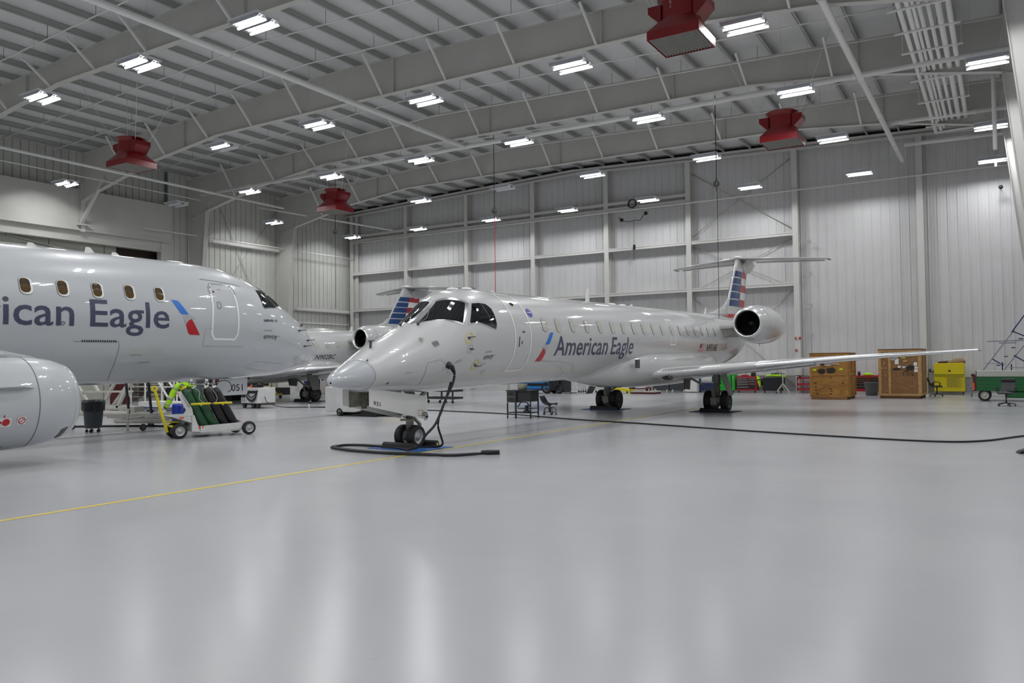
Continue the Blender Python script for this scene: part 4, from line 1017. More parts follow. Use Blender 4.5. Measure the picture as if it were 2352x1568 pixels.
# ------------------------------------------------------------------ large twin jet at the left
TW = thing('twin_jet', 'large silver jet at the left with an engine under its wing', 'airplane', (-19.615, 19.09, 0), 0, None, .0099)
def build_twin(root):
    fn = onskin(2, .006); fn2 = onskin(2, .011); fn3 = onskin(2, .016)
    f = fuselage(2, root, 'plane_paint_e')
    N = lambda s0: (lambda u, v: skin(2, s0-u, v/R_[2], .007))
    for i in range(24):
        s = 6.60+.814*i
        c = decal('cabin_window', rrect(s, D(21.2, 2), .29, .40, .11), 'seam', root, fn, .12)
        decal('window_rim', rrect(s-.005, D(21.2, 2), .275, .385, .105), 'decal_white', c, fn2, .12)
        decal('window_pane', rrect(s+.012, D(21.5, 2), .22, .33, .09), 'amber_pane' if i not in (0, 1) else 'amber_pane', c, fn3, .12)
    # service door
    dp = [(4.30, D(-16.5, 2)), (4.95, D(-16.5, 2)), (5.04, D(-12, 2)), (5.04, D(0, 2)), (4.99, D(15, 2)), (4.97, D(30, 2)), (4.90, D(35, 2)), (4.32, D(37, 2)), (4.25, D(33, 2)), (4.21, D(21, 2)), (4.21, D(0, 2)), (4.22, D(-12, 2))]
    d_ = decal('service_door', dp, 'decal_white', root, fn, .10, strip=-.06)
    o = [(5.06, D(26, 2)), (5.05, D(33, 2)), (4.95, D(38.5, 2)), (4.30, D(40.5, 2)), (4.17, D(36, 2)), (4.13, D(28, 2)), (4.19, D(28, 2)), (4.23, D(33.5, 2)), (4.32, D(37.4, 2)), (4.90, D(35.6, 2)), (4.98, D(30, 2)), (4.99, D(26, 2))]
    decal('door_scuff', o, 'light_seam', d_, fn, .08)
    decal('door_window', rrect(4.81, D(14.9, 2), .15, .20, .05), 'light_seam', d_, fn, .08, strip=.03)
    text_obj('exit_lettering', 'EXIT', 'fade_red', d_, lambda u, v: skin(2, 4.74-u, (v+D(31, 2))/R_[2], .008), width=.13, height=.04)
    decal('door_handle', circ(4.9, D(28.5, 2), .03, 8), 'black_text', d_, fn2, 0)
    line('rain_gutter', [(5.18, D(42.5, 2)), (3.82, D(41.5, 2))], .02, 'seam', root, fn)
    line('access_panel', [(3.98, D(-24.6, 2)), (5.31, D(-24.8, 2)), (5.29, D(-8, 2)), (5.06, D(-8, 2))], .008, 'light_seam', root, fn)
    line('cargo_door', [(8.80, D(-21.5, 2)), (7.70, D(-21.5, 2)), (7.66, D(-26, 2)), (7.64, D(-42, 2)), (7.60, D(-55, 2)), (7.46, D(-70, 2))], .010, 'seam', root, fn)
    for k in range(16): line('hinge', [(8.62-.055*k, D(-21.0, 2)), (8.59-.055*k, D(-21.0, 2))], .05, 'black_text', root, fn2)
    # windscreen side pane and front panes
    P = [(3.14, 46.5), (2.95, 50.5), (2.83, 53), (2.50, 34), (2.56, 31.5), (3.08, 22.8), (3.13, 25)]
    for mir in (False, True):
        g = lambda off: (lambda u, v, mir=mir, off=off: skin(2, u, PI-v/R_[2] if mir else v/R_[2], off))
        sf = decal('windscreen_frame', [(2.85+(a-2.85)*1.06, D(38+(b-38)*1.08, 2)) for a, b in P], 'seam', root, g(.007), .1)
        decal('windscreen', [(a, D(b, 2)) for a, b in P], 'glass_dark', sf, g(.013), .1)
        Q = [(2.76, 55), (2.70, 84), (2.00, 84), (2.20, 44), (2.44, 36)]
        decal('windscreen', [(a, D(b, 2)) for a, b in Q], 'glass_dark', sf, g(.013), .1)
    # markings
    logo(root, 2, 6.30, D(16.6, 2), -.85, .86, fn)
    for wd, s0, ww in (('American', 12.82, 3.98), ('Eagle', 8.46, 2.07)):
        text_obj('airline_lettering', wd, 'navy', root, lambda u, v: skin(2, s0-u, (v+D(-8.7, 2))/R_[2], .008), width=ww, height=.615, bold=.008, cutx=2.0, cuty=.12)
    text_obj('operator_lettering', 'envoy', 'black_text', root, lambda u, v: skin(2, 3.21-u, (v+D(-13.5+u*6.0, 2))/R_[2], .007), width=.56, height=.165, bold=-.002, shear=.1, cutx=.1)
    text_obj('operator_lettering', 'air', 'grey_text', root, lambda u, v: skin(2, 2.63-u, (v+D(-7.6, 2))/R_[2], .007), width=.09, height=.05, shear=.1)
    text_obj('operator_lettering', 'Operated By', 'grey_text', root, lambda u, v: skin(2, 3.21-u, (v+D(-5.0+u*6.5, 2))/R_[2], .007), width=.34, height=.055, cutx=.1)
    text_obj('type_lettering', 'EMBRAER 175', 'navy', root, lambda u, v: skin(2, 3.21-u, (v+D(5.3+u*9.5, 2))/R_[2], .007), width=.58, height=.07, bold=.03, cutx=.1)
    for s, a in ((1.55, 17.5), (1.27, -7.5), (1.05, 8)):
        b0 = skin(2, s, NR(a)); MB().cyl(b0, b0+Vector((.07, .02, 0)), .025, n=8).cyl(b0+Vector((.07, -.02, 0)), b0+Vector((.09, .24, .02)), .014, n=6).build('pitot_probe', 'dark_metal', root)
    b0 = skin(2, 1.25, NR(35)); MB().cyl(b0, b0+Vector((.07, .03, .06)), .025, n=8).build('pitot_probe', 'dark_metal', root)
    decal('white_patch', rrect(1.62, D(-5.8, 2), .16, .06, .01), 'decal_white', root, fn, 0)
    line('radome_seam', [(1.0, R_[2]*NR(a)) for a in range(-85, 90, 6)], .008, 'light_seam', root, fn)
    line('access_panel', [(2.0, D(-45, 2)), (3.3, D(-42, 2)), (3.5, D(-52, 2)), (2.4, D(-62, 2)), (1.9, D(-55, 2))], .008, 'light_seam', root, fn)
    for k, (a, b) in enumerate(((7.30, -34), (7.0, -42))): line('small_print', [(a, D(b, 2)), (a-.3, D(b, 2))], .025, 'light_seam', root, fn)
    decal('drain_port', circ(9.09, D(-7, 2), .045, 12), 'grey_text', root, fn2, 0, strip=.018)
    for s, h in ((6.9, .10), (7.6, .16), (9.0, .12)):
        b0 = skin(2, s, PI/2, -.02); MB().prism([(b0.y-.12, b0.z), (b0.y+.16, b0.z), (b0.y+.02, b0.z+h), (b0.y-.08, b0.z+h)], 'x', -.012, .012).build('antenna', 'white_paint', root)
    MB().sphere(skin(2, 9.9, PI/2, -.01), .14, 1, 1.3, .7).build('beacon', 'tan_cloth', root)
    MB().sphere(skin(2, 5.2, PI/2, -.02), .2, 1, 1.6, .3).build('antenna_dome', 'white_paint', root)
    # engine with wing stub, pylon
    for mir in (1, -1):
        c = Vector((4.1*mir, -10.58, 1.28)); ax = Vector((0, -1, -.012)).normalized()
        e = MB().lathe(c, ax, [(.10, .715), (.30, .785), (.62, .830), (.98, .848), (1.5, .852), (2.1, .84), (2.9, .78), (3.6, .70), (3.6, .62)], 64).build('engine', 'plane_paint_e', root)
        MB().lathe(c, ax, [(.25, .60), (.10, .615), (.01, .64), (-.01, .665), (.03, .695), (.10, .717)], 64).build('intake_lip', 'plane_paint_e', e)
        MB().lathe(c, ax, [(.22, .60), (.5, .60), (.9, .62), (.92, .0)], 40).build('intake_duct', 'engine_black', e)
        MB().lathe(c, ax, [(.6, 0), (.66, .1), (.9, .2)], 24).build('spinner', 'dark_metal', e)
        MB().lathe(c, ax, [(3.3, .45), (4.3, .38), (4.9, .1)], 32).build('exhaust_cone', 'dark_metal', e)
        for t_, r_ in ((.82, .846), (1.92, .851)):
            line('cowl_seam', [(x*.08, 0) for x in range(0, 80)], .014, 'seam', e, lambda u, v: c+ax*(t_+v)+Vector((math.cos(u), 0, math.sin(u)))*r_)
        nf = lambda t, a, off=.0: c+ax*t+Vector((mir*math.cos(a), 0, math.sin(a)))*(.852+off)
        MB().loft([[nf(t, .33+k, h) for t, h in ((.90, .0), (1.15, .13), (1.75, .13), (1.88, .0))] for k in (-.006, .006)], smooth=False).build('strake', 'plane_paint_e', e)
        sf = lambda u, v: nf(u, v/.85, .006)
        if mir > 0:
            decal('warning_placard', rrect(1.40, -.30, .22, .17, .02), 'paper', e, sf, .06)
            decal('warning_symbol', circ(1.38, -.30, .065, 16), 'logo_red', e, lambda u, v: nf(u, v/.85, .010), .05)
            decal('warning_symbol', [(1.44, -.30), (1.50, -.25), (1.50, -.35)], 'logo_red', e, lambda u, v: nf(u, v/.85, .010), .0)
            decal('warning_placard', rrect(1.12, -.29, .15, .15, .02), 'paper', e, sf, .06)
            decal('warning_symbol', circ(1.12, -.29, .062, 20), 'logo_red', e, lambda u, v: nf(u, v/.85, .010), .05, strip=.014)
            line('warning_symbol', [(1.16, -.33), (1.08, -.25)], .012, 'logo_red', e, lambda u, v: nf(u, v/.85, .011))
            line('warning_stripe', [(1.45, -.37), (1.50, -.48), (1.58, -.60), (1.72, -.78), (1.9, -.92)], .016, 'crimson_line', e, sf)
            line('warning_stripe', [(1.41, -.17), (1.42, -.22)], .016, 'crimson_line', e, sf)
            decal('cowl_vent', [(1.25, -.92), (1.60, -.92), (1.66, -1.04), (1.30, -1.04)], 'black_text', e, sf, .06)
            lf = lambda u, v: c+ax*u+Vector((math.cos(v), 0, math.sin(v)))*(pch([.1, .3, .62, .98], [.715, .785, .83, .848], max(.1, min(.98, u)))+.006)
            decal('cowl_vent', [(.16, -.72), (.30, -.72), (.34, -1.08), (.20, -1.08)], 'dark_metal', e, lf, .06)
            for k in range(4): line('vent_slat', [(.17+.01*k, -.76-.08*k), (.31+.01*k, -.76-.08*k)], .012, 'seam', e, lambda u, v: lf(u, v)+Vector((.004, 0, 0)))
        # pylon over the nacelle and swept wing
        MB().loft([[(mir*(4.1+w), -y, z) for y, z, w in ((y0, z0, -.02), (y0+.0, z0+h, -.12*k), (y0, z0+h, .12*k), (y0, z0, .02))] for y0, z0, h, k in ((10.75, 1.98, .02, .3), (11.2, 2.02, .10, 1), (11.8, 2.02, .22, 1.5), (13.0, 2.02, .30, 1.6), (15.0, 2.0, .3, 1.4))], smooth=True).build('pylon', 'plane_paint_e', root)
        secs = []
        for l, z, le, te, th in ((1.0, 1.75, 11.0, 17.6, .12), (1.6, 1.80, 11.8, 17.4, .13), (4.1, 2.02, 13.0, 17.3, .12), (9, 2.45, 15.4, 18.6, .10), (13, 2.85, 17.6, 19.4, .09)):
            secs.append([(l*mir, -p, z+h) for p, h in airfoil(le, te, th)])
        MB().loft(secs).build('wing', 'plane_paint_e', root)
        tb, hb = MB(), MB()
        for x in (2.3, 2.95): wheel(tb, hb, x*mir, -14.9, .45, .45, .3)
        o = tb.build('main_wheel', 'rubber', root); hb.build('hub', 'dark_metal', o)
        MB().cyl((2.6*mir, -14.9, .45), (2.6*mir, -14.9, 1.9), .12).build('main_gear_strut', 'gear_paint', root)
    secs = []
    K = [(9.6, 1.45, .2, 1.7), (11, 1.30, 1.0, 2.2), (13, 1.22, 1.6, 2.5), (17, 1.22, 1.6, 2.5), (19, 1.4, .6, 2.0)]
    for i in range(20):
        y = 9.6+i*.494; q = [pch([k[0] for k in K], [k[j] for k in K], y) for j in (1, 2, 3)]
        secs.append([(q[1]*math.cos(t), -y, (q[0]+q[2])/2+(q[2]-q[0])/2*math.sin(t)) for t in [2*PI*k/40 for k in range(40)]])
    MB().loft(secs).build('belly_fairing', 'plane_paint_e', root)
    # nose gear with doors
    MB().cyl((0, -4.15, .3), (0, -4.05, 1.5), .11, n=18).cyl((-.25, -4.15, .3), (.25, -4.15, .3), .05, n=12).bar((0, -4.2, .9), (0, -4.6, .5), .08, .06).bar((0, -4.6, .5), (0, -4.2, .3), .08, .06).bar((0, -4.0, .9), (0, -3.2, 1.5), .08, .08).build('nose_gear_strut', 'gear_paint', root)
    for x in (-.21, .21):
        tb, hb = MB(), MB(); wheel(tb, hb, x, -4.15, .30, .305, .20)
        o = tb.build('nose_wheel', 'rubber', root); hb.build('hub', 'hub', o)
    for x in (-.36, .36):
        MB().prism([(-4.22, .98), (-3.02, .98), (-3.00, 1.47), (-4.22, 1.47)], 'x', x-.015, x+.015).build('nose_gear_door', 'plane_paint_e', root)
    text_obj('door_number', '051', 'black_text', root, lambda u, v: Vector((.381, -3.58+u, 1.10+v)), width=.40, height=.20)
    # fin and tailplane beyond the frame
    MB().loft([[(h, -p, z) for p, h in airfoil(le, te, .10)] for z, le, te in ((4.5, 24.5, 30.0), (9.8, 29.0, 31.6))]).build('fin', 'plane_paint_e', root)
    for mir in (1, -1): MB().loft([[(l*mir, -p, z+h) for p, h in airfoil(le, te, .10)] for l, z, le, te in ((.3, 4.1, 27.5, 30.6), (5.0, 4.5, 30.2, 31.6))]).build('tailplane', 'plane_paint_e', root)
build_twin(TW)
# ------------------------------------------------------------------ floor markings and cables
def flat(name, pts, w, z, m, kind='structure'):
    mb = MB(); o = []; P = [Vector((a, b)) for a, b in pts]
    for i, q in enumerate(P):
        d = (P[min(i+1, len(P)-1)]-P[max(0, i-1)]).normalized(); nn = Vector((-d.y, d.x))*w/2
        o += [(q.x+nn.x, q.y+nn.y, z), (q.x-nn.x, q.y-nn.y, z)]
    mb.add(o, [(2*i, 2*i+1, 2*i+3, 2*i+2) for i in range(len(P)-1)])
    ob = mb.build(name, m, fix=False); ob['kind'] = kind; return ob
flat('floor_line', [(-9.97, YF+1), (-9.97, 10), (-9.97, 30)], .10, .002, 'yellow_ring')
flat('floor_joint', [(-20.5, YF+1), (-20.45, 14), (-20.5, 26), (-20.6, 45)], .055, .003, 'joint_black')
flat('floor_joint', [(-42, 37.3), (-25, 33), (-8, 37.9)], .02, .002, 'light_seam') if False else None
def cable(name, label, pts, r, cat='cable', m='cable_black', sub=6):
    # smooth through the points
    P = [Vector(p) for p in pts]; Q = []
    for i in range(len(P)-1):
        a, b, c, d = P[max(0, i-1)], P[i], P[i+1], P[min(len(P)-1, i+2)]
        for k in range(sub):
            t = k/sub; Q.append(.5*((2*b)+(c-a)*t+(2*a-5*b+4*c-d)*t*t+(3*b-a-3*c+d)*t**3))
    Q.append(P[-1])
    o = MB().tube(Q, r, 8).build(name, m)
    if label: tag(o, label, cat)
    return o
cable('floor_cable', 'long black cable lying across the floor from behind the nose wheel to the right edge',
      [(-26.4, 24.1, .02), (-24.7, 24.66, .02), (-21.5, 24.7, .02), (-18.9, 24.5, .02), (-17.2, 24.2, .02), (-14.6, 23.6, .02), (-11.8, 22.3, .02), (-8.5, 21.2, .02), (-5.7, 20.15, .02), (-3.0, 19.35, .02), (-1.25, 19.05, .02), (-.4, 19.6, .02), (.35, 21.2, .02), (1.9, 24.0, .02)], .02)
# ground power cable: plug in the socket, hanging down past the wheel, loop on the floor
gc = thing('power_cable', 'thick black power cable plugged into the nose, looping on the floor below', 'cable', (-10.2, 12.6, 0))
def gtube(pts, r, name, m='cable_black'):
    P = [Vector(p)-Vector((-10.2, 12.6, 0)) for p in pts]; Q = []
    for i in range(len(P)-1):
        a, b, c, d = P[max(0, i-1)], P[i], P[i+1], P[min(len(P)-1, i+2)]
        for k in range(6):
            t = k/6; Q.append(.5*((2*b)+(c-a)*t+(2*a-5*b+4*c-d)*t*t+(3*b-a-3*c+d)*t**3))
    Q.append(P[-1]); return MB().tube(Q, r, 10).build(name, m, gc)
X1 = -9.83
gtube([(X1-.08, 13.41, 1.74), (X1+.05, 13.47, 1.67), (X1+.07, 13.50, 1.55), (X1+.05, 13.46, 1.36), (X1, 13.36, 1.15), (X1-.02, 13.23, .93), (X1-.03, 13.12, .74), (X1-.05, 12.95, .52), (X1-.10, 12.72, .34), (X1-.22, 12.70, .16), (-10.25, 12.62, .06), (-10.6, 12.85, .03), (-11.2, 13.0, .03), (-11.9, 13.08, .03), (-12.3, 12.92, .03), (-12.25, 12.55, .03), (-11.9, 12.35, .03), (-11.2, 12.2, .03), (-10.35, 12.15, .03), (-9.6, 12.28, .03), (-9.0, 12.34, .03), (-8.62, 12.88, .035)], .026, 'cable')
gtube([(X1+.02, 13.44, 1.40), (X1-.01, 13.38, 1.20), (X1-.03, 13.28, .97), (X1-.06, 13.15, .74), (X1-.05, 13.08, .5), (X1-.06, 13.2, .26), (X1-.15, 13.35, .10), (-10.3, 13.45, .03), (-10.9, 13.2, .03), (-11.5, 13.16, .03), (-12.0, 13.15, .03), (-12.36, 12.95, .03), (-12.3, 12.5, .03), (-11.9, 12.28, .03), (-11.2, 12.12, .03), (-10.3, 12.1, .03), (-9.5, 12.2, .03), (-9.05, 12.45, .03), (-8.75, 12.85, .03)], .022, 'cable')
pb = MB().rings([(Vector((-8.66, 12.84, .05))-Vector((-10.2, 12.6, 0)), .04), (Vector((-8.56, 12.93, .05))-Vector((-10.2, 12.6, 0)), .048), (Vector((-8.37, 13.05, .05))-Vector((-10.2, 12.6, 0)), .045)], 12)
pb.build('free_plug', 'black_plastic', gc)
o_ = Vector((-10.2, 12.6, 0))
MB().rings([(Vector((X1-.12, 13.40, 1.76))-o_, .075), (Vector((X1-.02, 13.42, 1.75))-o_, .075), (Vector((X1+.05, 13.45, 1.70))-o_, .055), (Vector((X1+.07, 13.49, 1.60))-o_, .035)], 12).build('plug', 'black_plastic', gc)
# mats and chocks under the jets
def matt(x, y, w, d, rz, label, m='blue_mat'):
    o = MB().box(-w/2, w/2, -d/2, d/2, 0.001, .012).build('floor_mat', m); o.location = (x, y, 0); o.rotation_euler = (0, 0, rz)
    tag(o, label, 'mat', 'blue mats under the wheels'); return o
matt(-10.78, 13.30, 1.5, 1.05, -.05, 'blue mat lying under the nose wheel of the near jet')
matt(-8.7, 27.75, 1.55, 1.2, 0, 'dark blue mat under the right-hand main wheels of the near jet', 'dark_mat')
matt(-12.95, 27.75, 1.55, 1.2, 0, 'dark blue mat under the main wheels left of centre', 'blue_mat')
matt(-30.0, 28.95, 1.7, 1.2, 0, 'dark mat under the wheels of the far jet', 'dark_mat')
def chock(x, y, l, rz, label):
    t = thing('wheel_chock', label, 'wheel chock', (x, y, .012), rz, 'wheel chocks')
    MB().prism([(-.09, 0), (.09, 0), (.06, .10), (.02, .13), (-.02, .13), (-.06, .10)], 'x', -l/2, l/2).build('block', 'rubber', t, bevel=.01)
    MB().cyl((-l/2-.01, 0, .05), (-l/2, 0, .05), .03, n=10).cyl((l/2, 0, .05), (l/2+.01, 0, .05), .03, n=10).build('end_marker', 'yellow_ring', t)
chock(-10.84, 13.00, .85, -.02, 'black rubber chock in front of the nose wheels of the near jet')
chock(-10.80, 13.70, .85, .0, 'black rubber chock behind the nose wheels of the near jet')
chock(-8.62, 27.38, 1.05, 0, 'black chock at the right-hand main wheels of the near jet')
chock(-12.9, 27.38, 1.05, 0, 'black chock at the main wheels left of centre')
chock(-30.0, 28.50, 1.1, 0, 'black chock at the far jet main wheels')

# ------------------------------------------------------------------ cylinder cart
def pwheel(x, y, r, w, parent, name='wheel', hubm='hub', rz=0):
    tb, hb = MB(), MB(); wheel(tb, hb, 0, 0, 0, r, w)
    o = tb.build(name, 'rubber', parent); o.location = (x, y, r); o.rotation_euler = (0, 0, rz); hb.build('hub', hubm, o); return o
CT = thing('cylinder_cart', 'white towed cart carrying two green and two black gas cylinders, yellow drawbar raised', 'cart', (-17.41, 12.45, 0), -math.radians(17.3))
pwheel(-.07, .03, .19, .13, CT); pwheel(-.48, .03, .19, .13, CT); pwheel(.02, 1.77, .175, .11, CT); pwheel(-.86, 1.77, .175, .11, CT)
b = MB()
b.prism([(.53, .12), (1.58, .155), (1.62, .33), (.53, .29)], 'x', -.03, -.01)
b.prism([(.53, .12), (1.58, .155), (1.62, .33), (.53, .29)], 'x', -.82, -.80)
b.box(-.82, -.01, .53, 1.60, .12, .14).box(-.82, -.01, 1.60, 1.62, .16, .34)
b.prism([(.31, .57), (.38, .57), (.53, .14), (.31, .16)], 'x', -.04, -.01).prism([(.31, .57), (.38, .57), (.53, .14), (.31, .16)], 'x', -.82, -.79)
b.box(-.82, -.01, .31, .33, .16, .57)
b.box(-.80, -.01, -.23, .33, .555, .58).prism([(-.20, .56), (.31, .56), (.31, .38)], 'x', -.05, -.02).prism([(-.20, .56), (.31, .56), (.31, .38)], 'x', -.80, -.77)
b.prism([(-.06, 1.17), (.05, 1.18), (.33, .74), (.36, .58), (.10, .58), (.18, .70)], 'x', -.05, -.03)
b.prism([(.30, .58), (.55, .14), (.62, .14), (.36, .60)], 'x', -.42, -.40)
b.build('body', 'cart_white', CT, bevel=.006)
MB().cyl((-.86, 1.77, .175), (.02, 1.77, .175), .025, n=8).bar((-.3, .05, .2), (-.3, .3, .35), .08).cyl((-.48, .03, .19), (-.07, .03, .19), .025, n=8).build('axle', 'dark_metal', CT)
MB().box(-.012, -.006, .02, .12, .50, .535).build('reflector', 'orange', CT); MB().box(-.012, -.006, .48, .515, .22, .29).build('reflector', 'orange', CT)
MB().prism([(.56, .28), (.62, .30), (.58, .22)], 'x', -.012, -.006).build('reflector', 'orange', CT); MB().prism([(-.06, 1.16), (.0, 1.12), (.0, 1.08)], 'x', -.032, -.026).build('reflector', 'orange', CT)
text_obj('warning_lettering', 'CYLINDER', 'navy', CT, lambda u, v: Vector((-.028, .05+u*.5+v*.87, 1.08-u*.86+v*.5)), width=.38, height=.05)
tw = MB().bar((-.30, -.19, .16), (-.32, -.47, 1.18), .075, .06).cyl((-.50, -.12, .31), (-.10, -.12, .31), .03, n=12).cyl((-.42, -.44, 1.10), (-.22, -.44, 1.10), .015, n=8).bar((-.3, -.2, .42), (-.3, .12, .40), .05, .05)
tw.lathe((-.32, -.49, 1.25), (1, 0, 0), [(-.025, .035), (-.025, .075), (.025, .075), (.025, .035), (-.025, .035)], 20)
tw.build('drawbar', 'yellow_paint', CT)
for x, y0, y1 in ((.04, .28, .76), (.04, .84, 1.31)):
    MB().cyl((x, y0, .85), (x, y1, .85), .028, n=12).box(x-.08, x+.03, (y0+y1)/2-.015, (y0+y1)/2+.015, .80, .86).build('clamp_bar', 'yellow_paint', CT)
MB().cyl((-.7, .03, .35), (-.03, .03, .35), .015, n=6).build('reflector', 'orange', CT) if False else None
cw = CT.matrix_basis if False else Matrix.Translation(CT.location) @ Euler((0, 0, -math.radians(17.3))).to_matrix().to_4x4()
CYL = [(.76, .20, 'green', 'green gas cylinder on the white cart, nearest the yellow drawbar'), (1.01, .44, 'green', 'green gas cylinder on the white cart, beside the black ones'),
       (1.28, .75, 'black', 'black gas cylinder on the white cart, next to the green ones'), (1.54, .96, 'black', 'black gas cylinder on the white cart, nearest the rear wheel')]
for yb_, yt_, colr, lb in CYL:
    pb_, pt_ = cw @ Vector((-.22, yb_, .155)), cw @ Vector((-.22, yt_, 1.22))
    t = thing('gas_cylinder', lb, 'gas cylinder', pb_, 0, 'gas cylinders on the cart')
    d_ = (pt_-pb_); L_ = d_.length; d_.normalize()
    r = .115
    MB().lathe((0, 0, 0), d_, [(0, 0), (0, r*.9), (.03, r), (L_-.12, r), (L_-.06, r*.93), (L_, r*.62), (L_+.03, r*.35)], 28).build('tank', colr+'_cyl', t)
    c = Vector(d_)*(L_+.02)
    MB().lathe(c-d_*.03, d_, [(0, .045), (.06, .045), (.07, .022), (.17, .022)], 14).lathe(c+d_*.12, Vector((1, 0, 0)), [(-.05, .018), (.05, .018)], 10).build('valve', 'chrome' if colr == 'black' else 'steel_cream', t)
    MB().lathe(c+d_*.06, d_, [(-.06, .075), (-.05, .085), (.0, .085), (.0, .075)], 16).build('neck_ring', 'yellow_paint' if 'drawbar' in lb else 'chrome', t)
wc = lambda x, y, z: tuple(cw @ Vector((x, y, z)))
cable('gas_hose', 'thin yellow-green hose looped from the green cylinders on the white cart', [wc(-.05, .35, 1.28), wc(0, .5, 1.15), wc(.03, .48, .98), wc(.05, .62, .87), wc(.05, .86, .86), wc(.03, .93, 1.0), wc(0, .80, 1.22), wc(-.05, .6, 1.33), wc(-.05, .42, 1.34)], .008, 'hose', 'reflective')
cable('gas_hose', 'thin black hose arching above the black cylinders on the white cart', [wc(-.2, 1.0, 1.30), wc(-.1, 1.1, 1.42), wc(-.1, 1.3, 1.38), wc(-.1, 1.36, 1.2), wc(-.15, 1.28, 1.12)], .010, 'hose')
for k, (y, m_) in enumerate(((.45, 'chrome'), (.83, 'chrome'), (1.1, 'burgundy'))):
    t = thing('regulator', ['silver pressure regulator above the first green cylinder', 'silver pressure regulator above the second green cylinder', 'dark red pressure regulator above the black cylinders'][k], 'regulator', wc(-.22, y-.1, 1.33), 0, 'pressure regulators on the cart')
    MB().cyl((0, 0, -.06), (0, 0, .10), .022, n=10).lathe((.05, 0, .10), (1, -.4, 0), [(-.03, .045), (.02, .045), (.02, 0)], 18).build('body', m_, t)
    MB().lathe((.02, .06, .02), (1, -.4, 0), [(-.02, .03), (.02, .03), (.02, 0)], 14).build('gauge', 'white_paint', t)
# hi-vis jacket hung over the cylinder tops
t = thing('safety_jacket', 'bright yellow-green safety jacket with grey bands hung over the green gas cylinder, sleeve dangling', 'jacket', wc(-.30, .1, 1.3))
L0 = Vector(wc(-.30, .1, 1.3)); V = lambda x, y, z: Vector(wc(x, y, z))-L0
MB().rings([(V(-.42, .16, 1.34), .075), (V(-.42, .08, 1.27), .085), (V(-.42, .0, 1.14), .08), (V(-.42, -.07, .99), .075), (V(-.42, -.14, .86), .065), (V(-.42, -.19, .77), .055)], 16).build('sleeve', 'hivis', t)
MB().rings([(V(-.42, -.065, 1.02), .081), (V(-.42, -.095, .96), .078)], 16).rings([(V(-.42, -.145, .86), .071), (V(-.42, -.165, .82), .067)], 16).rings([(V(-.42, .06, 1.25), .088), (V(-.42, .035, 1.21), .086)], 16).build('reflective_band', 'reflective', t)
MB().rings([(V(-.42, -.19, .775), .052), (V(-.42, -.205, .75), .045)], 14).build('cuff', 'black_plastic', t)
MB().sphere(V(-.36, .24, 1.33), .13, 1.5, .9, .55).sphere(V(-.30, .36, 1.30), .10, 1.3, 1.1, .5).sphere(V(-.48, .22, 1.27), .10, 1, 1, .8).build('body', 'hivis', t)
# blue drum and jerrycan behind the cart
t = thing('plastic_drum', 'bright blue plastic drum behind the gas cylinder cart', 'drum', wc(-1.02, .30, 0))
MB().lathe((0, 0, 0), (0, 0, 1), [(0, 0), (0, .13), (.05, .14), (.38, .14), (.40, .15), (.42, .14), (.76, .14), (.82, .12), (.82, 0)], 28).build('drum', 'blue_plastic', t)
MB().cyl((0, .05, .82), (0, .05, .85), .03, n=12).build('bung', 'white_paint', t)

# ------------------------------------------------------------------ bins
def bin_(name, label, loc, r, h, m, bag=True):
    t = thing(name, label, 'bin', loc)
    MB().lathe((0, 0, .12 if bag else 0), (0, 0, 1), [(0, 0), (0, r*.78), (.02, r*.8), (h-.2, r), (h-.16, r*1.05), (h-.12, r*1.05), (h-.12, r*.97), (.05, r*.76)], 36).build('body', m, t)
    for s in (-1, 1): MB().bar((s*r*1.0, -.06, h-.16), (s*r*1.0, .06, h-.16), .03, .05).build('handle', m, t)
    if bag:
        n = 36; top = []; secs = []
        for k in range(5):
            z = [h-.30, h-.22, h-.08, h+.0, h-.03][k]; rr = [r*1.07, r*1.08, r*1.09, r*1.05, r*.95][k]
            secs.append([(math.cos(2*PI*i/n)*rr*(1+.03*math.sin(5*i+k)), math.sin(2*PI*i/n)*rr*(1+.03*math.sin(5*i+k)), z+(.05*math.sin(3*i+1.3*k) if k == 0 else 0)) for i in range(n)])
        MB().loft(secs, cap=False).build('bin_liner', 'black_plastic', t)
        for k in range(5):
            a = 2*PI*k/5+.3; MB().cyl((math.cos(a)*r*.6-.012, math.sin(a)*r*.6, .04), (math.cos(a)*r*.6+.012, math.sin(a)*r*.6, .04), .04, n=12).cyl((math.cos(a)*r*.6, math.sin(a)*r*.6, .05), (math.cos(a)*r*.6, math.sin(a)*r*.6, .13), .012, n=6).build('castor', 'black_plastic', t)
    return t
bin_('waste_bin', 'dark grey round waste bin on castors with black liner, left foreground', (-21.62, 12.75, 0), .27, .90, 'bin_grey')
bin_('waste_bin', 'grey round waste bin standing between the two wooden crates', (-5.6, 43.0, 0), .34, .78, 'bin_light', False)

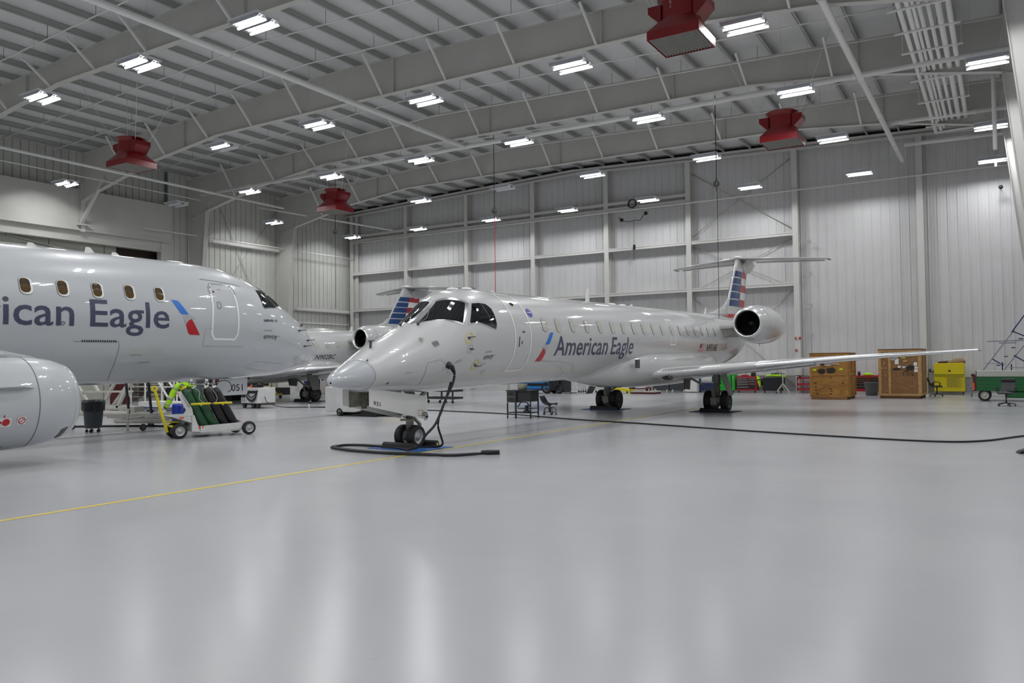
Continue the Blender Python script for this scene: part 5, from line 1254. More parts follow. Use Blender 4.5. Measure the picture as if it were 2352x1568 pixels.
# ------------------------------------------------------------------ steel stand with two dark poles, left foreground
t = thing('support_trestle', 'low steel trestle with two tall dark poles behind the waste bin', 'trestle', (-21.2, 14.0, 0))
MB().bar((-1.1, -.4, .38), (1.2, .15, .42), .10, .12).bar((-1.2, .3, .42), (1.2, .6, .42), .07, .07).bar((-.6, -.3, .3), (1.0, .1, .3), .05, .05).build('beam', 'steel_cream', t)
for x, y in ((-.55, -.1), (.30, .05)): MB().bar((x, y, .40), (x-.16, y, 1.36), .055, .055).build('pole', 'frame_dark', t)
MB().cyl((.36, -.72, 0.02), (.36, -.72, .62), .035, n=10).cyl((.36, -.72, 0), (.36, -.72, .02), .10, n=16).bar((.25, -.72, .62), (.45, -.72, .62), .03).bar((.36, -.72, .35), (.3, -.2, .38), .05).build('jack_leg', 'steel_cream', t)
for x, y in ((.5, -.35), (-.62, .65)): pwheel(x, y, .10, .05, t, 'castor', 'dark_metal')
t = thing('steel_dolly', 'grey steel tube dolly lying beside the waste bin', 'dolly', (-22.6, 14.4, 0))
MB().cyl((-1.6, -.6, .42), (2.2, .5, .36), .08, n=14).cyl((-.3, -.2, .2), (1.2, .3, .2), .09, n=14).bar((-1.5, -.6, .55), (1.6, .7, .52), .04).build('tube', 'steel_cream', t)
for x, y in ((-.6, -1.35), (1.0, .9)): pwheel(x, y, .085, .05, t, 'castor', 'dark_metal')
MB().box(-.3, .5, -.1, .2, .44, .62).build('bracket', 'steel_cream', t)
cable('ground_hose', 'black hose lying on the floor behind the waste bin', [(-24.4, 13.2, .03), (-23.4, 13.9, .03), (-22.2, 14.6, .03), (-21.2, 14.9, .03), (-20.2, 14.9, .03)], .03, 'hose')
# white inclined maintenance stand behind, seen below the belly
t = thing('access_stand', 'large cream steel stand with sloping struts below the belly of the left jet', 'stand', (-27.8, 17.0, 0))
for a, b_, w in (((-2.2, 0, .9), (1.4, 0, .95), .07), ((-2.2, 0, .35), (1.0, 0, .38), .10), ((-2.2, 0, 1.25), (-1.0, 0, .2), .09), ((-1.4, 0, 1.6), (-.7, 0, .9), .10), ((-.4, 0, .45), (.5, 0, 1.45), .09), ((-.1, .2, .4), (1.3, .2, 1.6), .10),
              ((.5, 0, .35), (1.35, 0, 1.5), .10), ((-2.0, .6, .3), (1.6, .6, .3), .07), ((-2.0, .6, 1.4), (1.6, .6, 1.4), .06)):
    MB().bar(a, b_, w, w).build('strut', 'steel_cream', t)
for x in (-2.1, 1.1): MB().cyl((x, 0, 0), (x, 0, .4), .04, n=8).build('leg', 'steel_cream', t)
t = thing('access_stand', 'white steel cross-braced stand further back below the belly of the left jet', 'stand', (-30.5, 20.6, 0))
for x in (-1.6, -.6, .55, 1.35, 1.55): MB().bar((x, 0, 0), (x, 0, 1.35), .05, .05).build('post', 'white_paint', t)
for a, b_ in (((-1.9, 0, .9), (-1.6, 0, .5)), ((-1.8, 0, 1.25), (-1.4, 0, .95)), ((.2, 0, 1.3), (1.35, 0, .15)), ((.9, 0, 1.3), (1.35, 0, .9)), ((-2.1, .1, .98), (1.6, .1, .98))): MB().bar(a, b_, .07, .05).build('brace', 'white_paint', t)
MB().box(-2.2, 1.9, .3, .36, .70, .76).box(-2.2, 1.9, .3, .36, 1.12, 1.17).build('dark_rail', 'frame_dark', t)
t = thing('tow_tractor', 'low white ground vehicle chassis behind the steel trestle', 'vehicle', (-24.6, 17.3, 0))
MB().box(-1.3, 1.1, -.4, .4, .42, .60).box(-.1, .3, -.45, -.4, .2, .5).build('chassis', 'cart_white', t); MB().box(-1.2, 1.0, -.38, .38, .30, .42).build('sill', 'tool_blue', t)
MB().cyl((-1.5, -.1, .2), (.1, -.1, .2), .05, n=10).build('exhaust_pipe', 'black_plastic', t)
for x in (-.9, .8): pwheel(x, -.2, .17, .12, t, 'wheel', 'dark_metal', PI/2)
# far equipment by the hangar door
t = thing('rolling_stair', 'pale rolling stair with dark treads standing near the hangar door', 'stair', (-36.4, 25.0, 0))
for s in (-.5, .5): MB().bar((-.9, s, .1), (.9, s, 2.2), .06, .06).bar((.9, s, 0), (.9, s, 2.2), .05, .05).build('stringer', 'steel_cream', t)
for k in range(7): MB().box(-.75+.25*k, -.5+.25*k, -.5, .5, .3+.29*k, .33+.29*k).build('tread', 'dark_metal', t)
for s in (-.5, .5): MB().cyl((-.4, s, 1.6), (.9, s, 3.0), .03, n=8).build('handrail', 'dark_metal', t)
t = tag(MB().box(-.9, .9, -.4, .4, 0, 1.25).box(-.95, .95, -.45, .45, 1.25, 1.3).build('storage_cabinet', 'tool_black', bevel=.02), 'large black storage box near the hangar door, behind the gas cylinder cart', 'cabinet'); t.location = (-37.8, 26.6, 0)
t2 = dup(t, (-35.9, 28.6, 0), label='black storage box nearest the nose of the left jet, behind the trestle poles')
t = tag(MB().box(-.3, .3, -.4, .4, 0, 1.6).box(-.28, .28, -.42, -.4, .1, .7).box(-.28, .28, -.42, -.4, .8, 1.5).build('storage_cabinet', 'burgundy', bevel=.02), 'dark red cabinet half hidden by the cream steel stand', 'cabinet'); t.location = (-37.6, 23.6, 0)
t = thing('wire_rack', 'pale wire rack in front of the hangar door', 'rack', (-39.0, 25.8, 0))
for k in range(5): MB().box(-1, 1, -.3, .3, .25+.28*k, .27+.28*k).build('shelf', 'steel_cream', t)
for x in (-1, 1): MB().box(x-.03, x+.03, -.3, .3, 0, 1.6).build('post', 'steel_cream', t)

# ------------------------------------------------------------------ ground power unit
t = thing('ground_power_unit', 'white ground power unit with black cables looped on its side and small red light', 'power unit', (-27.60, 23.35, 0), -.1); t.scale = (.82, 1, 1)
MB().prism([(-.62, .22), (.85, .22), (.85, .86), (-.62, .86)], 'y', -.25, .65).box(-.62, .85, -.27, .67, .84, .88).build('housing', 'cart_white', t, bevel=.03)
MB().box(-.58, -.20, -.265, -.25, .46, .82).build('control_panel', 'black_plastic', t); MB().box(-.28, -.20, -.29, -.26, .72, .76).build('warning_lamp', 'cyan_lamp', t)
MB().box(-.56, -.42, -.262, -.25, .28, .42).box(-.36, -.24, -.262, -.25, .28, .42).build('louvre', 'light_seam', t)
MB().box(0.0, .82, -.264, -.25, .64, .76).build('recess', 'black_plastic', t)
for k, (dx, dz) in enumerate(((0, 0), (.03, -.06), (.05, .12))):
    P = [(-.05+dx, -.30, .68), (0+dx, -.31, .52+dz), (.2+dx, -.31, .40+dz), (.45, -.31, .36+dz), (.7, -.31, .46+dz), (.86, -.30, .66), (.9, -.28, .78)]
    o = cable('x', None, P, .025); o.name = 'looped_cable'; o.parent = t
MB().box(-.1, .35, 0, .3, .88, .98).box(.2, .5, .1, .3, .98, 1.02).build('cable_tray', 'black_plastic', t); MB().box(-.25, -.05, 0, .1, .88, .97).bar((-.4, 0, .92), (0, 0, .92), .03).build('orange_handle', 'orange', t)
for x in (-.55, .25, .65): pwheel(x, -.1, .15, .10, t, 'wheel', 'dark_metal', PI/2)
MB().box(-.7, .9, -.1, .6, .14, .22).build('chassis', 'dark_metal', t)
cable('power_lead', 'thin black lead trailing from the white power unit to a plug on the floor', [(-26.9, 23.4, .5), (-26.6, 23.3, .25), (-26.0, 23.6, .06), (-25.2, 24.4, .03), (-24.9, 24.9, .03)], .015, 'cable')
t = thing('power_plug', 'small silver and black connector standing on the floor by the white power unit', 'connector', (-25.1, 24.2, 0))
MB().cyl((0, 0, 0), (0, 0, .10), .05, n=12).sphere((0, 0, .12), .05).build('metal_plug', 'chrome', t); MB().sphere((0, .05, .24), .08, 1, 1, .7).build('plug_cap', 'black_plastic', t)

# ------------------------------------------------------------------ yellow trestles, pallet truck, cabinets near the left wall
for k, (x, y, lb) in enumerate(((-35.4, 31.2, 'yellow steel trestle behind the white power unit, right one'), (-37.4, 32.3, 'yellow steel trestle behind the white power unit, left one'))):
    t = thing('yellow_trestle', lb, 'trestle', (x, y, 0), 0, 'yellow trestles')
    MB().box(-.9, .9, -.05, .05, .18, .28).build('base_beam', 'yellow_ring', t)
    for s in (-.55, .1): MB().bar((s, 0, .25), (s, 0, 1.0), .08, .08).bar((s-.38, 0, .25), (s, 0, .7), .05, .05).bar((s+.38, 0, .25), (s, 0, .7), .05, .05).build('upright', 'yellow_ring', t)
    for s in (-.8, .8): MB().cyl((s, -.04, .09), (s, .04, .09), .09, n=14).build('castor', 'black_plastic', t)
t = thing('pallet_truck', 'orange-red pallet truck by the left wall', 'pallet truck', (-37.4, 37.0, 0), .2)
MB().box(-.1, 1.3, -.28, -.12, .10, .16).box(-.1, 1.3, .12, .28, .10, .16).box(-.2, 0, -.25, .25, .08, .35).build('forks', 'orange', t)
MB().bar((-.1, 0, .3), (-.55, 0, .85), .10, .04).box(-.62, -.5, -.15, .15, .80, .9).build('handle', 'orange', t); MB().cyl((-.1, -.08, .09), (-.1, .08, .09), .09, n=14).build('wheel', 'white_paint', t)
for x, y, w, h, m_, lb in ((-38.9, 35.6, .9, .75, 'white_paint', 'white low cabinet behind the yellow trestles, left one'), (-37.2, 36.6, .9, .85, 'white_paint', 'white low cabinet behind the yellow trestles, right one'), (-37.9, 34.2, 1.0, .5, 'tool_black', 'black low case between the white cabinets by the left wall')):
    o = MB().box(-w/2, w/2, -.3, .3, .06, h).box(-w/2+.03, w/2-.03, -.32, -.3, .12, h-.05).build('low_cabinet', m_, bevel=.01); o.location = (x, y, 0); tag(o, lb, 'cabinet')
t = thing('wheel_cover', 'round bright blue cover standing behind the main wheels of the far jet', 'cover', (-34.35, 33.4, 0))
MB().lathe((0, 0, 1.12), (0, -1, 0), [(0, 0), (.02, .42), (.10, .48), (.30, .48), (.32, 0)], 32).build('cover', 'blue_plastic', t)
MB().bar((-.1, .2, 0), (-.1, .2, 1.0), .06).bar((.3, .25, 0), (.3, .25, 1.2), .05).build('post', 'frame_dark', t)
struct(MB().box(XW+.02, XW+.08, 43.0, 43.9, 0, .95).build('door_2', 'grey_wainscot')); struct(MB().box(XW+.02, XW+.11, 42.9, 42.97, 0, .98).box(XW+.02, XW+.11, 43.9, 43.97, 0, .98).box(XW+.02, XW+.11, 42.9, 43.97, .95, 1.02).build('trim_6', 'frame_dark'))
struct(MB().box(XW+.05, XW+.10, 39.6, 45.8, 4.9, 5.0).box(XW+.05, XW+.10, 45.75, 45.82, 0, 5.9).build('trim_7', 'structure_paint'))

# ------------------------------------------------------------------ white tug behind the nose
t = thing('aircraft_tug', 'white low aircraft tug with black tyres behind the nose wheel', 'tug', (-19.4, 21.3, 0))
MB().prism([(-1.32, .14), (.05, .14), (.35, .20), (.55, .34), (.65, .62), (.2, .62), (-.45, .70), (-.45, 1.03), (-1.32, 1.03)], 'y', -.55, .8).build('body', 'cart_white', t, bevel=.03)
pwheel(-.62, -.48, .14, .20, t, 'wheel', 'dark_metal', PI/2)
pwheel(.72, -.30, .30, .22, t, 'wheel', 'dark_metal', PI/2)
MB().box(.35, 1.02, -.5, .8, .02, .34).box(-.75, -.48, -.5, .6, .02, .2).build('underframe', 'black_plastic', t)
MB().box(1.0, 1.75, -.2, .3, .08, .20).build('tow_bar_head', 'yellow_ring', t)
# dark shelf trolley
t = thing('shelf_trolley', 'dark grey two-shelf trolley just right of the white nose gear door', 'trolley', (-22.2, 30.0, 0), -.05)
for z in (.18, .52): MB().box(-.95, .75, -.35, .35, z, z+.10).build('shelf', 'chair_grey', t)
for x in (-.85, .0, .65): MB().box(x-.03, x+.03, -.33, -.27, .15, .72).build('post', 'chair_grey', t)
for x in (-.8, -.1, .25, .65): MB().cyl((x-.02, -.3, .07), (x+.02, -.3, .07), .07, n=12).build('castor', 'black_plastic', t)
# dark work table with shelf
t = thing('work_table', 'dark steel rolling work table with two drawers standing under the jet', 'table', (-13.5, 22.35, 0), .02)
MB().box(-.40, -.06, -.22, .3, .50, .88).build('drawer_unit', 'door_inside', t)
for z in (.53, .71): MB().box(-.37, -.09, -.235, -.22, z, z+.15).build('drawer', 'chair_grey', t); MB().sphere((-.23, -.245, z+.08), .015).build('knob', 'black_plastic', t)
MB().box(-.06, .50, -.18, .32, .54, .90).build('apron', 'chair_grey', t); MB().box(-.42, .52, -.24, .36, .88, .91).build('table_top', 'chair_grey', t)
for x, y in ((-.38, -.2), (-.05, -.22), (.48, -.2), (-.38, .32), (.48, .32)): MB().box(x-.018, x+.018, y-.018, y+.018, .08, .88).build('leg', 'chair_grey', t); MB().cyl((x-.012, y, .035), (x+.012, y, .035), .037, n=12).build('castor', 'black_plastic', t)
MB().box(-.38, .48, -.2, .32, .16, .19).box(.0, .46, -.2, .3, .30, .32).build('shelf', 'chair_grey', t)
MB().bar((.0, -.2, .35), (.12, -.2, .52), .03).bar((.46, -.2, .38), (.34, -.2, .52), .03).bar((.12, -.2, .52), (.34, -.2, .52), .03).build('brace', 'chair_grey', t)
t = thing('small_pump', 'small steel pump standing on the lower shelf of the dark work table', 'pump', (-13.25, 22.3, .19)); MB().cyl((0, 0, 0), (0, 0, .22), .05, n=14).box(-.09, .09, -.05, .05, 0, .06).cyl((.07, 0, .05), (.07, 0, .3), .015, n=8).build('pump', 'dark_metal', t)
t = thing('parts_basket', 'beige bucket and pipes standing on the dark work table below the belly', 'bucket', (-13.5, 22.3, .91))
MB().lathe((.1, 0, 0), (0, 0, 1), [(0, 0), (0, .14), (.2, .17), (.2, .15), (.02, .12)], 24).build('bucket', 'door_inside', t); MB().bar((-.35, -.1, 0), (-.40, -.1, .28), .06).build('bracket', 'steel_cream', t)
# mechanic's stool
t = thing('rolling_stool', 'black rolling stool with a moulded seat beside the dark work table', 'stool', (-13.42, 24.15, 0), .0)
secs = []
for i, (x, z, w) in enumerate(((-.33, .60, .10), (-.30, .62, .18), (-.24, .50, .21), (-.18, .40, .22), (-.08, .345, .23), (.04, .35, .23), (.16, .375, .22), (.24, .37, .17), (.28, .355, .08))):
    secs.append([(x, w*math.cos(a), z+.02*math.sin(a)+.03*abs(math.cos(a))**2) for a in [2*PI*k/20 for k in range(20)]])
MB().loft(secs).build('seat', 'black_plastic', t)
MB().cyl((0, 0, .10), (0, 0, .33), .022, n=12).cyl((0, 0, .08), (0, 0, .20), .035, n=12).cyl((0, 0, .30), (0, 0, .35), .06, .03, n=12).build('column', 'dark_metal', t)
for k in range(5):
    a = 2*PI*k/5+.4; c, s = math.cos(a), math.sin(a)
    MB().tube([(c*.03, s*.03, .21), (c*.10, s*.10, .25), (c*.17, s*.17, .24), (c*.22, s*.22, .17), (c*.23, s*.23, .06)], .012, 6).build('leg', 'dark_metal', t)
    MB().cyl((c*.23-.012, s*.23, .032), (c*.23+.012, s*.23, .032), .032, n=12).build('castor', 'black_plastic', t)
MB().lathe((0, 0, .09), (0, 0, 1), [(-.008, .21), (.008, .21), (.008, .19), (-.008, .19), (-.008, .21)], 28).build('foot_ring', 'dark_metal', t)

# ------------------------------------------------------------------ forklift
t = thing('forklift', 'blue and black forklift truck in the distance under the near jet', 'forklift', (-23.4, 41.5, 0))
MB().prism([(-1.9, .95), (-1.9, 1.4), (.6, 1.4), (.6, .30), (-.6, .28), (-1.05, .30), (-1.35, .45)], 'y', -.55, .6).build('counterweight', 'forklift_blue', t, bevel=.05)
MB().prism([(-.6, .62), (-1.1, .60), (-.7, .45), (.55, .45), (.55, .62)], 'y', -.57, -.55).build('body_stripe', 'tool_black', t)
MB().prism([(.2, .2), (1.3, .2), (1.3, .95), (.1, .95)], 'y', -.5, .55).box(1.35, 1.55, -.45, .5, .08, 2.2).build('mast', 'tool_black', t)
MB().box(-1.2, .3, -.53, .58, .18, .32).build('step', 'tool_blue', t)
MB().box(1.55, 2.0, -.35, -.2, .02, .06).box(1.55, 2.0, .25, .4, .02, .06).build('fork', 'dark_metal', t)
pwheel(.45, -.45, .36, .22, t, 'drive_wheel', 'dark_metal', PI/2); pwheel(1.25, -.4, .27, .2, t, 'steer_wheel', 'dark_metal', PI/2); pwheel(.45, .45, .36, .22, t, 'drive_wheel', 'dark_metal', PI/2)
for x in (-1.0, 1.0): MB().bar((x, -.45, 1.3), (x*.7, -.45, 2.15), .05).bar((x, .45, 1.3), (x*.7, .45, 2.15), .05).build('roll_bar', 'tool_black', t)
MB().box(-.75, .75, -.5, .5, 2.12, 2.18).build('overhead_guard', 'tool_black', t)
# white tube trolleys beyond the forklift
for k in range(2):
    t = thing('tube_trolley', ['white tube-framed trolley beyond the forklift, left one', 'white tube-framed trolley beyond the forklift, right one'][k], 'trolley', (-22.4+k*1.15, 43.4, 0), 0, 'white tube trolleys')
    for x in (-.5, .5):
        for y in (-.3, .3): MB().cyl((x, y, .12), (x, y, 1.05), .022, n=8).build('post', 'white_paint', t); MB().cyl((x-.02, y, .07), (x+.02, y, .07), .07, n=12).build('castor', 'black_plastic', t)
    for z in (.22, .45, .66, .87, 1.05):
        for y in (-.3, .3): MB().cyl((-.5, y, z), (.5, y, z), .015, n=6).build('rail', 'white_paint', t)
    for x in (-.25, 0, .25): MB().cyl((x, -.3, .22), (x+.1, -.3, 1.05), .012, n=6).build('rail', 'white_paint', t)
t = thing('yellow_dolly', 'low yellow dolly on small castors behind the far main wheels', 'dolly', (-18.9, 43.1, 0))
MB().prism([(-.5, .18), (.35, .10), (.45, .0), (.5, .0), (.5, .22), (-.5, .32)], 'y', -.4, .4).build('deck', 'yellow_paint', t)
for x in (-.25, .3): MB().cyl((x-.02, -.36, .07), (x+.02, -.36, .07), .07, n=12).build('castor', 'black_plastic', t)
t = thing('skid_pallet', 'long low pallet with dark red runners and loose parts in the distance', 'pallet', (-17.3, 42.4, 0), -.05)
MB().box(-.75, .75, -.4, .4, 0, .10).build('runner', 'burgundy', t); MB().box(-.75, .75, -.42, .42, .10, .16).build('deck', 'steel_cream', t)
MB().box(-.95, -.1, -.2, .3, .26, .31).sphere((.15, 0, .28), .18, 1, 1, .7).build('loose_parts', 'burgundy', t); MB().box(-.6, .1, -.3, .2, .16, .22).bar((.3, -.3, .16), (.34, -.3, .3), .05).bar((.68, -.3, .16), (.68, -.3, .3), .05).build('fittings', 'steel_cream', t)
for k in range(2):
    t = thing('storage_bench', ['dark bench box by the back wall behind the pallet, left one', 'dark bench box by the back wall behind the pallet, right one'][k], 'bench', (-17.35+k*1.05, 45.2, 0), 0, 'dark bench boxes')
    MB().box(-.5, .5, -.35, .35, .10, .85).build('box', 'bin_grey', t)
    for x in (-.35, .35): MB().bar((x, -.36, .02), (x+.06, -.36, .16), .05).build('foot', 'white_paint', t)
t = thing('white_locker', 'white two-door locker against the back wall left of the near main wheels', 'locker', (-15.45, 45.0, 0))
MB().box(-.36, .36, -.3, .3, .04, 1.25).build('body', 'white_paint', t, bevel=.01)
for x in (-.18, .18): MB().box(x-.16, x+.16, -.315, -.3, .08, 1.2).build('door', 'white_paint', t)
t = thing('blue_toolbox', 'dark blue tool cabinet behind the near main gear leg', 'toolbox', (-14.65, 45.4, 0))
MB().box(-.5, .5, -.3, .3, .12, 1.0).build('body', 'tool_blue', t, bevel=.01); MB().box(-.32, .32, -.32, -.3, .62, .92).build('panel', 'paper', t); MB().box(-.32, .32, -.33, -.3, .70, .73).box(-.5, .5, -.33, -.3, .55, .58).build('handle', 'chrome', t)
for x in (-.4, .4): MB().cyl((x-.02, -.25, .06), (x+.02, -.25, .06), .06, n=12).build('castor', 'black_plastic', t)

# ------------------------------------------------------------------ tool cabinets
def toolbox(name, label, x, y, w, h, m, cols, face, hand='chrome', z0=.14, side=None):
    t = thing(name, label, 'toolbox', (x, y, 0)); d = .3
    MB().box(-w/2, w/2, -d, d, z0, h).build('body', m, t, bevel=.015)
    for x0, x1, rows in cols:
        hh = (h-z0-.10); zt = h-.08
        for f_ in rows:
            dh = hh*f_; MB().box(x0, x1, -d-.015, -d, zt-dh+.012, zt).build('drawer', face, t).name = 'drawer'
            hd = MB().box(x0+.01, x1-.01, -d-.035, -d-.015, zt-.035, zt-.005).build('drawer_handle', hand, t); zt -= dh
    for xx in (-w/2+.1, w/2-.1): MB().cyl((xx-.02, -d+.06, .07), (xx+.02, -d+.06, .07), .07, n=12).bar((xx, -d+.06, .07), (xx, -d+.06, z0), .03).build('castor', 'black_plastic', t)
    return t
t = toolbox('tool_chest', 'bright green tool chest with flat drawers against the back wall', -13.62, 45.3, 1.25, 1.05, 'tool_green', [(-.58, .40, (.14, .14, .13, .13, .14, .14, .18))], 'tool_green', 'tool_green')
MB().prism([(-.62, 1.05), (.45, 1.05), (.45, 1.14), (-.2, 1.10), (-.62, 1.0)], 'y', -.3, .3).build('lid', 'tool_green', t); MB().box(.43, .46, -.33, -.3, .14, 1.1).build('side_trim', 'tool_black', t); MB().cyl((.55, -.33, .45), (.55, -.33, .95), .015, n=8).build('side_handle', 'chrome', t)
t = toolbox('tool_chest', 'red tool chest with black drawers and a safety jacket hung on its right side', -12.32, 45.3, 1.10, .93, 'tool_red', [(-.52, .08, (.13, .13, .13, .15, .2, .2)), (.13, .48, (.13, .15, .2, .46))], 'tool_black')
MB().box(-.55, .55, -.33, -.3, .14, .2).build('bumper', 'tool_red', t)
t = thing('safety_jacket', 'yellow-green and black safety jacket hanging on the side of the red tool chest', 'jacket', (-11.72, 45.1, .9))
MB().rings([((-.06, 0, .0), .06), ((0, 0, -.05), .10), ((.04, 0, -.2), .11), ((.10, 0, -.4), .08), ((.13, 0, -.58), .07)], 14).build('sleeve', 'hivis', t); MB().rings([((.14, .12, -.1), .06), ((.16, .12, -.3), .08), ((.16, .12, -.5), .06)], 12).rings([((.02, -.02, -.15), .115), ((.035, -.02, -.2), .115)], 14).build('dark_lining', 'black_plastic', t)
MB().rings([((.115, 0, -.47), .085), ((.12, 0, -.52), .08)], 14).build('reflective_band', 'reflective', t)
t = thing('radio', 'small black radio on top of the red tool chest beside the jacket', 'radio', (-11.98, 45.2, .93)); MB().box(-.12, .12, -.08, .08, 0, .24).bar((-.10, 0, .24), (-.12, 0, .30), .02).build('radio_body', 'black_plastic', t, bevel=.02)
t = thing('bench_vice', 'red bench vice and lamp arm on the red tool chest', 'vice', (-12.45, 45.2, .93)); MB().box(-.18, .18, -.06, .06, 0, .08).build('vice', 'tool_red', t); MB().bar((.0, 0, .08), (.1, 0, .28), .02).bar((.1, 0, .28), (.42, 0, .26), .02).sphere((.1, 0, .28), .05).build('lamp_arm', 'dark_metal', t)
t = toolbox('tool_chest', 'plain black tool chest topped with yellow-green jackets', -10.87, 45.2, 1.08, .86, 'tool_black', [(-.5, .5, (1.0,))], 'tool_black', 'tool_black')
t = thing('folded_jackets', 'heap of yellow-green safety jackets and black bags on the black tool chest', 'jackets', (-10.8, 45.2, .86)); rr = random.Random(3)
mb = MB()
for k in range(9): mb.sphere((-.35+.1*k, rr.uniform(-.15, .1), .06+rr.uniform(0, .05)), .10, 1.4, 1, rr.uniform(.5, .9), 10, 7)
mb.build('jacket', 'hivis', t); mb = MB()
for k in range(5): mb.sphere((-.12+.12*k, .05, .16+rr.uniform(-.02, .04)), .10, 1.3, 1, .7, 10, 7)
mb.build('bag', 'black_plastic', t)
t = thing('tripod_hoist', 'cream steel tripod jack with an arm standing in front of the black tool chest', 'jack', (-10.2, 44.4, 0))
MB().cyl((0, 0, .3), (0, 0, 1.36), .035, n=10).bar((0, 0, .95), (-.36, 0, 1.27), .05).bar((-.38, 0, 1.3), (-.02, 0, 1.32), .03).build('mast', 'steel_cream', t)
for a in (PI*1.25, -.35, PI*.5): MB().bar((0, 0, .55), (math.cos(a)*.42, math.sin(a)*.42, .03), .06, .05).build('leg', 'steel_cream', t)
pwheel(-.28, -.28, .08, .05, t, 'castor', 'dark_metal')
t = thing('parts_trolley', 'small red parts trolley with three shelves left of the first crate', 'trolley', (-9.1, 45.3, 0))
for z in (.18, .45, .78): MB().box(-.5, .55, -.25, .25, z, z+.09).build('shelf', 'tool_red', t)
for x in (-.48, .52): MB().box(x-.02, x+.02, -.25, -.2, .1, .86).build('post', 'tool_red', t); MB().cyl((x-.02, -.2, .06), (x+.02, -.2, .06), .06, n=10).build('castor', 'white_paint', t)
MB().prism([(-.55, .95), (.5, .88), (.5, .9), (-.55, .98)], 'y', -.3, .3).build('lid', 'tool_black', t)
t = toolbox('tool_chest', 'wide red tool chest with white-edged drawers between the two wooden crates', -5.95, 44.9, 1.9, .97, 'tool_red', [(-.85, -.05, (.14, .14, .16, .2, .2)), (.02, .85, (.16, .18, .24, .3))], 'tool_black')
t = thing('folded_jackets', 'small yellow-green cloth lying on the wide red tool chest between the crates', 'cloth', (-6.0, 44.8, .97)); MB().sphere((0, 0, .05), .18, 1.2, 1, .5).sphere((.15, 0, .03), .12, 1.2, 1, .4).build('cloth', 'hivis', t)
t = thing('paint_can', 'black can standing on the wide red tool chest', 'can', (-6.42, 44.8, .97)); MB().cyl((0, 0, 0), (0, 0, .2), .07, n=16).build('can', 'tool_black', t); MB().lathe((0, 0, .2), (0, 0, 1), [(0, .07), (.01, .072), (.01, .05)], 16).build('rim', 'dark_metal', t)
t = thing('bench_vice', 'small red clamp on the right end of the wide red tool chest', 'vice', (-5.4, 44.8, .97)); MB().box(-.12, .12, -.05, .05, 0, .06).bar((0, 0, .05), (.05, 0, .12), .04).build('vice', 'tool_red', t)

# ------------------------------------------------------------------ crates
def crate(label, x, y, w, d, h, m, rz, kind):
    t = thing('wooden_crate', label, 'crate', (x, y, 0), rz)
    MB().box(-w/2+.02, w/2-.02, -d/2+.02, d/2-.02, .14, h-.02).build('panel', m, t)
    fr = MB()
    for z0, z1 in ((.12, .22), (h-.10, h)): fr.box(-w/2, w/2, -d/2, -d/2+.03, z0, z1).box(-w/2, w/2, d/2-.03, d/2, z0, z1).box(-w/2, -w/2+.03, -d/2, d/2, z0, z1).box(w/2-.03, w/2, -d/2, d/2, z0, z1)
    for xx in (-w/2, w/2-.12): fr.box(xx, xx+.12, -d/2-.01, -d/2+.02, .14, h)
    ys = [-d/2, -.05, d/2-.12]
    for yy in ys: fr.box(w/2-.02, w/2+.02, yy, yy+.12, .14, h)
    if kind: fr.box(-w/2+.1, w/2-.1, -d/2-.008, -d/2+.02, h*.52, h*.52+.10).box(w/2-.02, w/2+.015, -d/2, d/2, h*.52, h*.52+.10)
    else: fr.box(-w/2+.42, -w/2+.52, -d/2-.008, -d/2+.02, .14, h)
    fr.build('frame', 'crate_pine' if not kind else 'crate_ply', t)
    MB().box(-w/2-.02, w/2+.02, -d/2-.02, d/2+.02, h, h+.03).build('lid', 'wood_dark' if not kind else 'crate_osb', t)
    rn = MB(); rn.box(-w/2+.05, w/2-.05, -d/2+.0, -d/2+.10, .0, .12).box(-w/2+.05, w/2-.05, d/2-.1, d/2, .0, .12)
    for k in range(4): rn.box(w/2-.12, w/2-.02, -d/2+.2+k*d*.22, -d/2+.3+k*d*.22, .0, .12)
    rn.build('skid', 'crate_osb' if kind else 'wood_dark', t)
    return t
c1 = crate('square orange-brown plywood crate with black stencil patches, left of the two', -6.72, 39.1, 1.62, 2.2, 2.08, 'crate_ply', .0, True)
F = lambda y0: (lambda u, v: Vector((u, y0, v)))
rr = random.Random(5)
def blob(cx, cy, w, h, n=22): return [(cx+w/2*math.cos(2*PI*k/n)*(1+rr.uniform(-.12, .12)), cy+h/2*math.sin(2*PI*k/n)*(1+rr.uniform(-.25, .25))) for k in range(n)]
for a, b_, w_, h_ in ((-.30, 1.28, .32, .24), (.10, 1.32, .42, .24), (-.25, 1.60, .15, .10), (.0, 1.62, .12, .10), (.25, 1.58, .2, .06)): decal('stencil_patch', blob(a, b_, w_, h_), 'stencil', c1, F(-1.112), 0)
text_obj('stencil_lettering', 'FRAGILE', 'stencil_faint', c1, lambda u, v: Vector((-.30+u, -1.112, 1.47+v)), width=.5, height=.08)
for a in (-.60, .53): decal('sticker', rrect(a, 1.34 if a < 0 else 1.37, .14, .09, .01), 'lemon_sticker', c1, F(-1.115), 0)
for a, b_ in ((-.56, .75), (-.56, .56), (-.55, .42), (-.50, .25), (.08, .48), (.12, .38), (.08, .26), (.08, 1.0), (.60, .75)): decal('knot', blob(a, b_, .08, .05, 12), 'stencil', c1, F(-1.102), 0)
decal('paper_label', rrect(.3, 1.6, .3, .03, .01), 'paper', c1, F(-1.113), 0)
c2 = crate('tall brown strand-board crate with shipping papers, right of the two', -4.0, 41.0, 1.75, 2.1, 2.22, 'crate_osb', -.03, False)
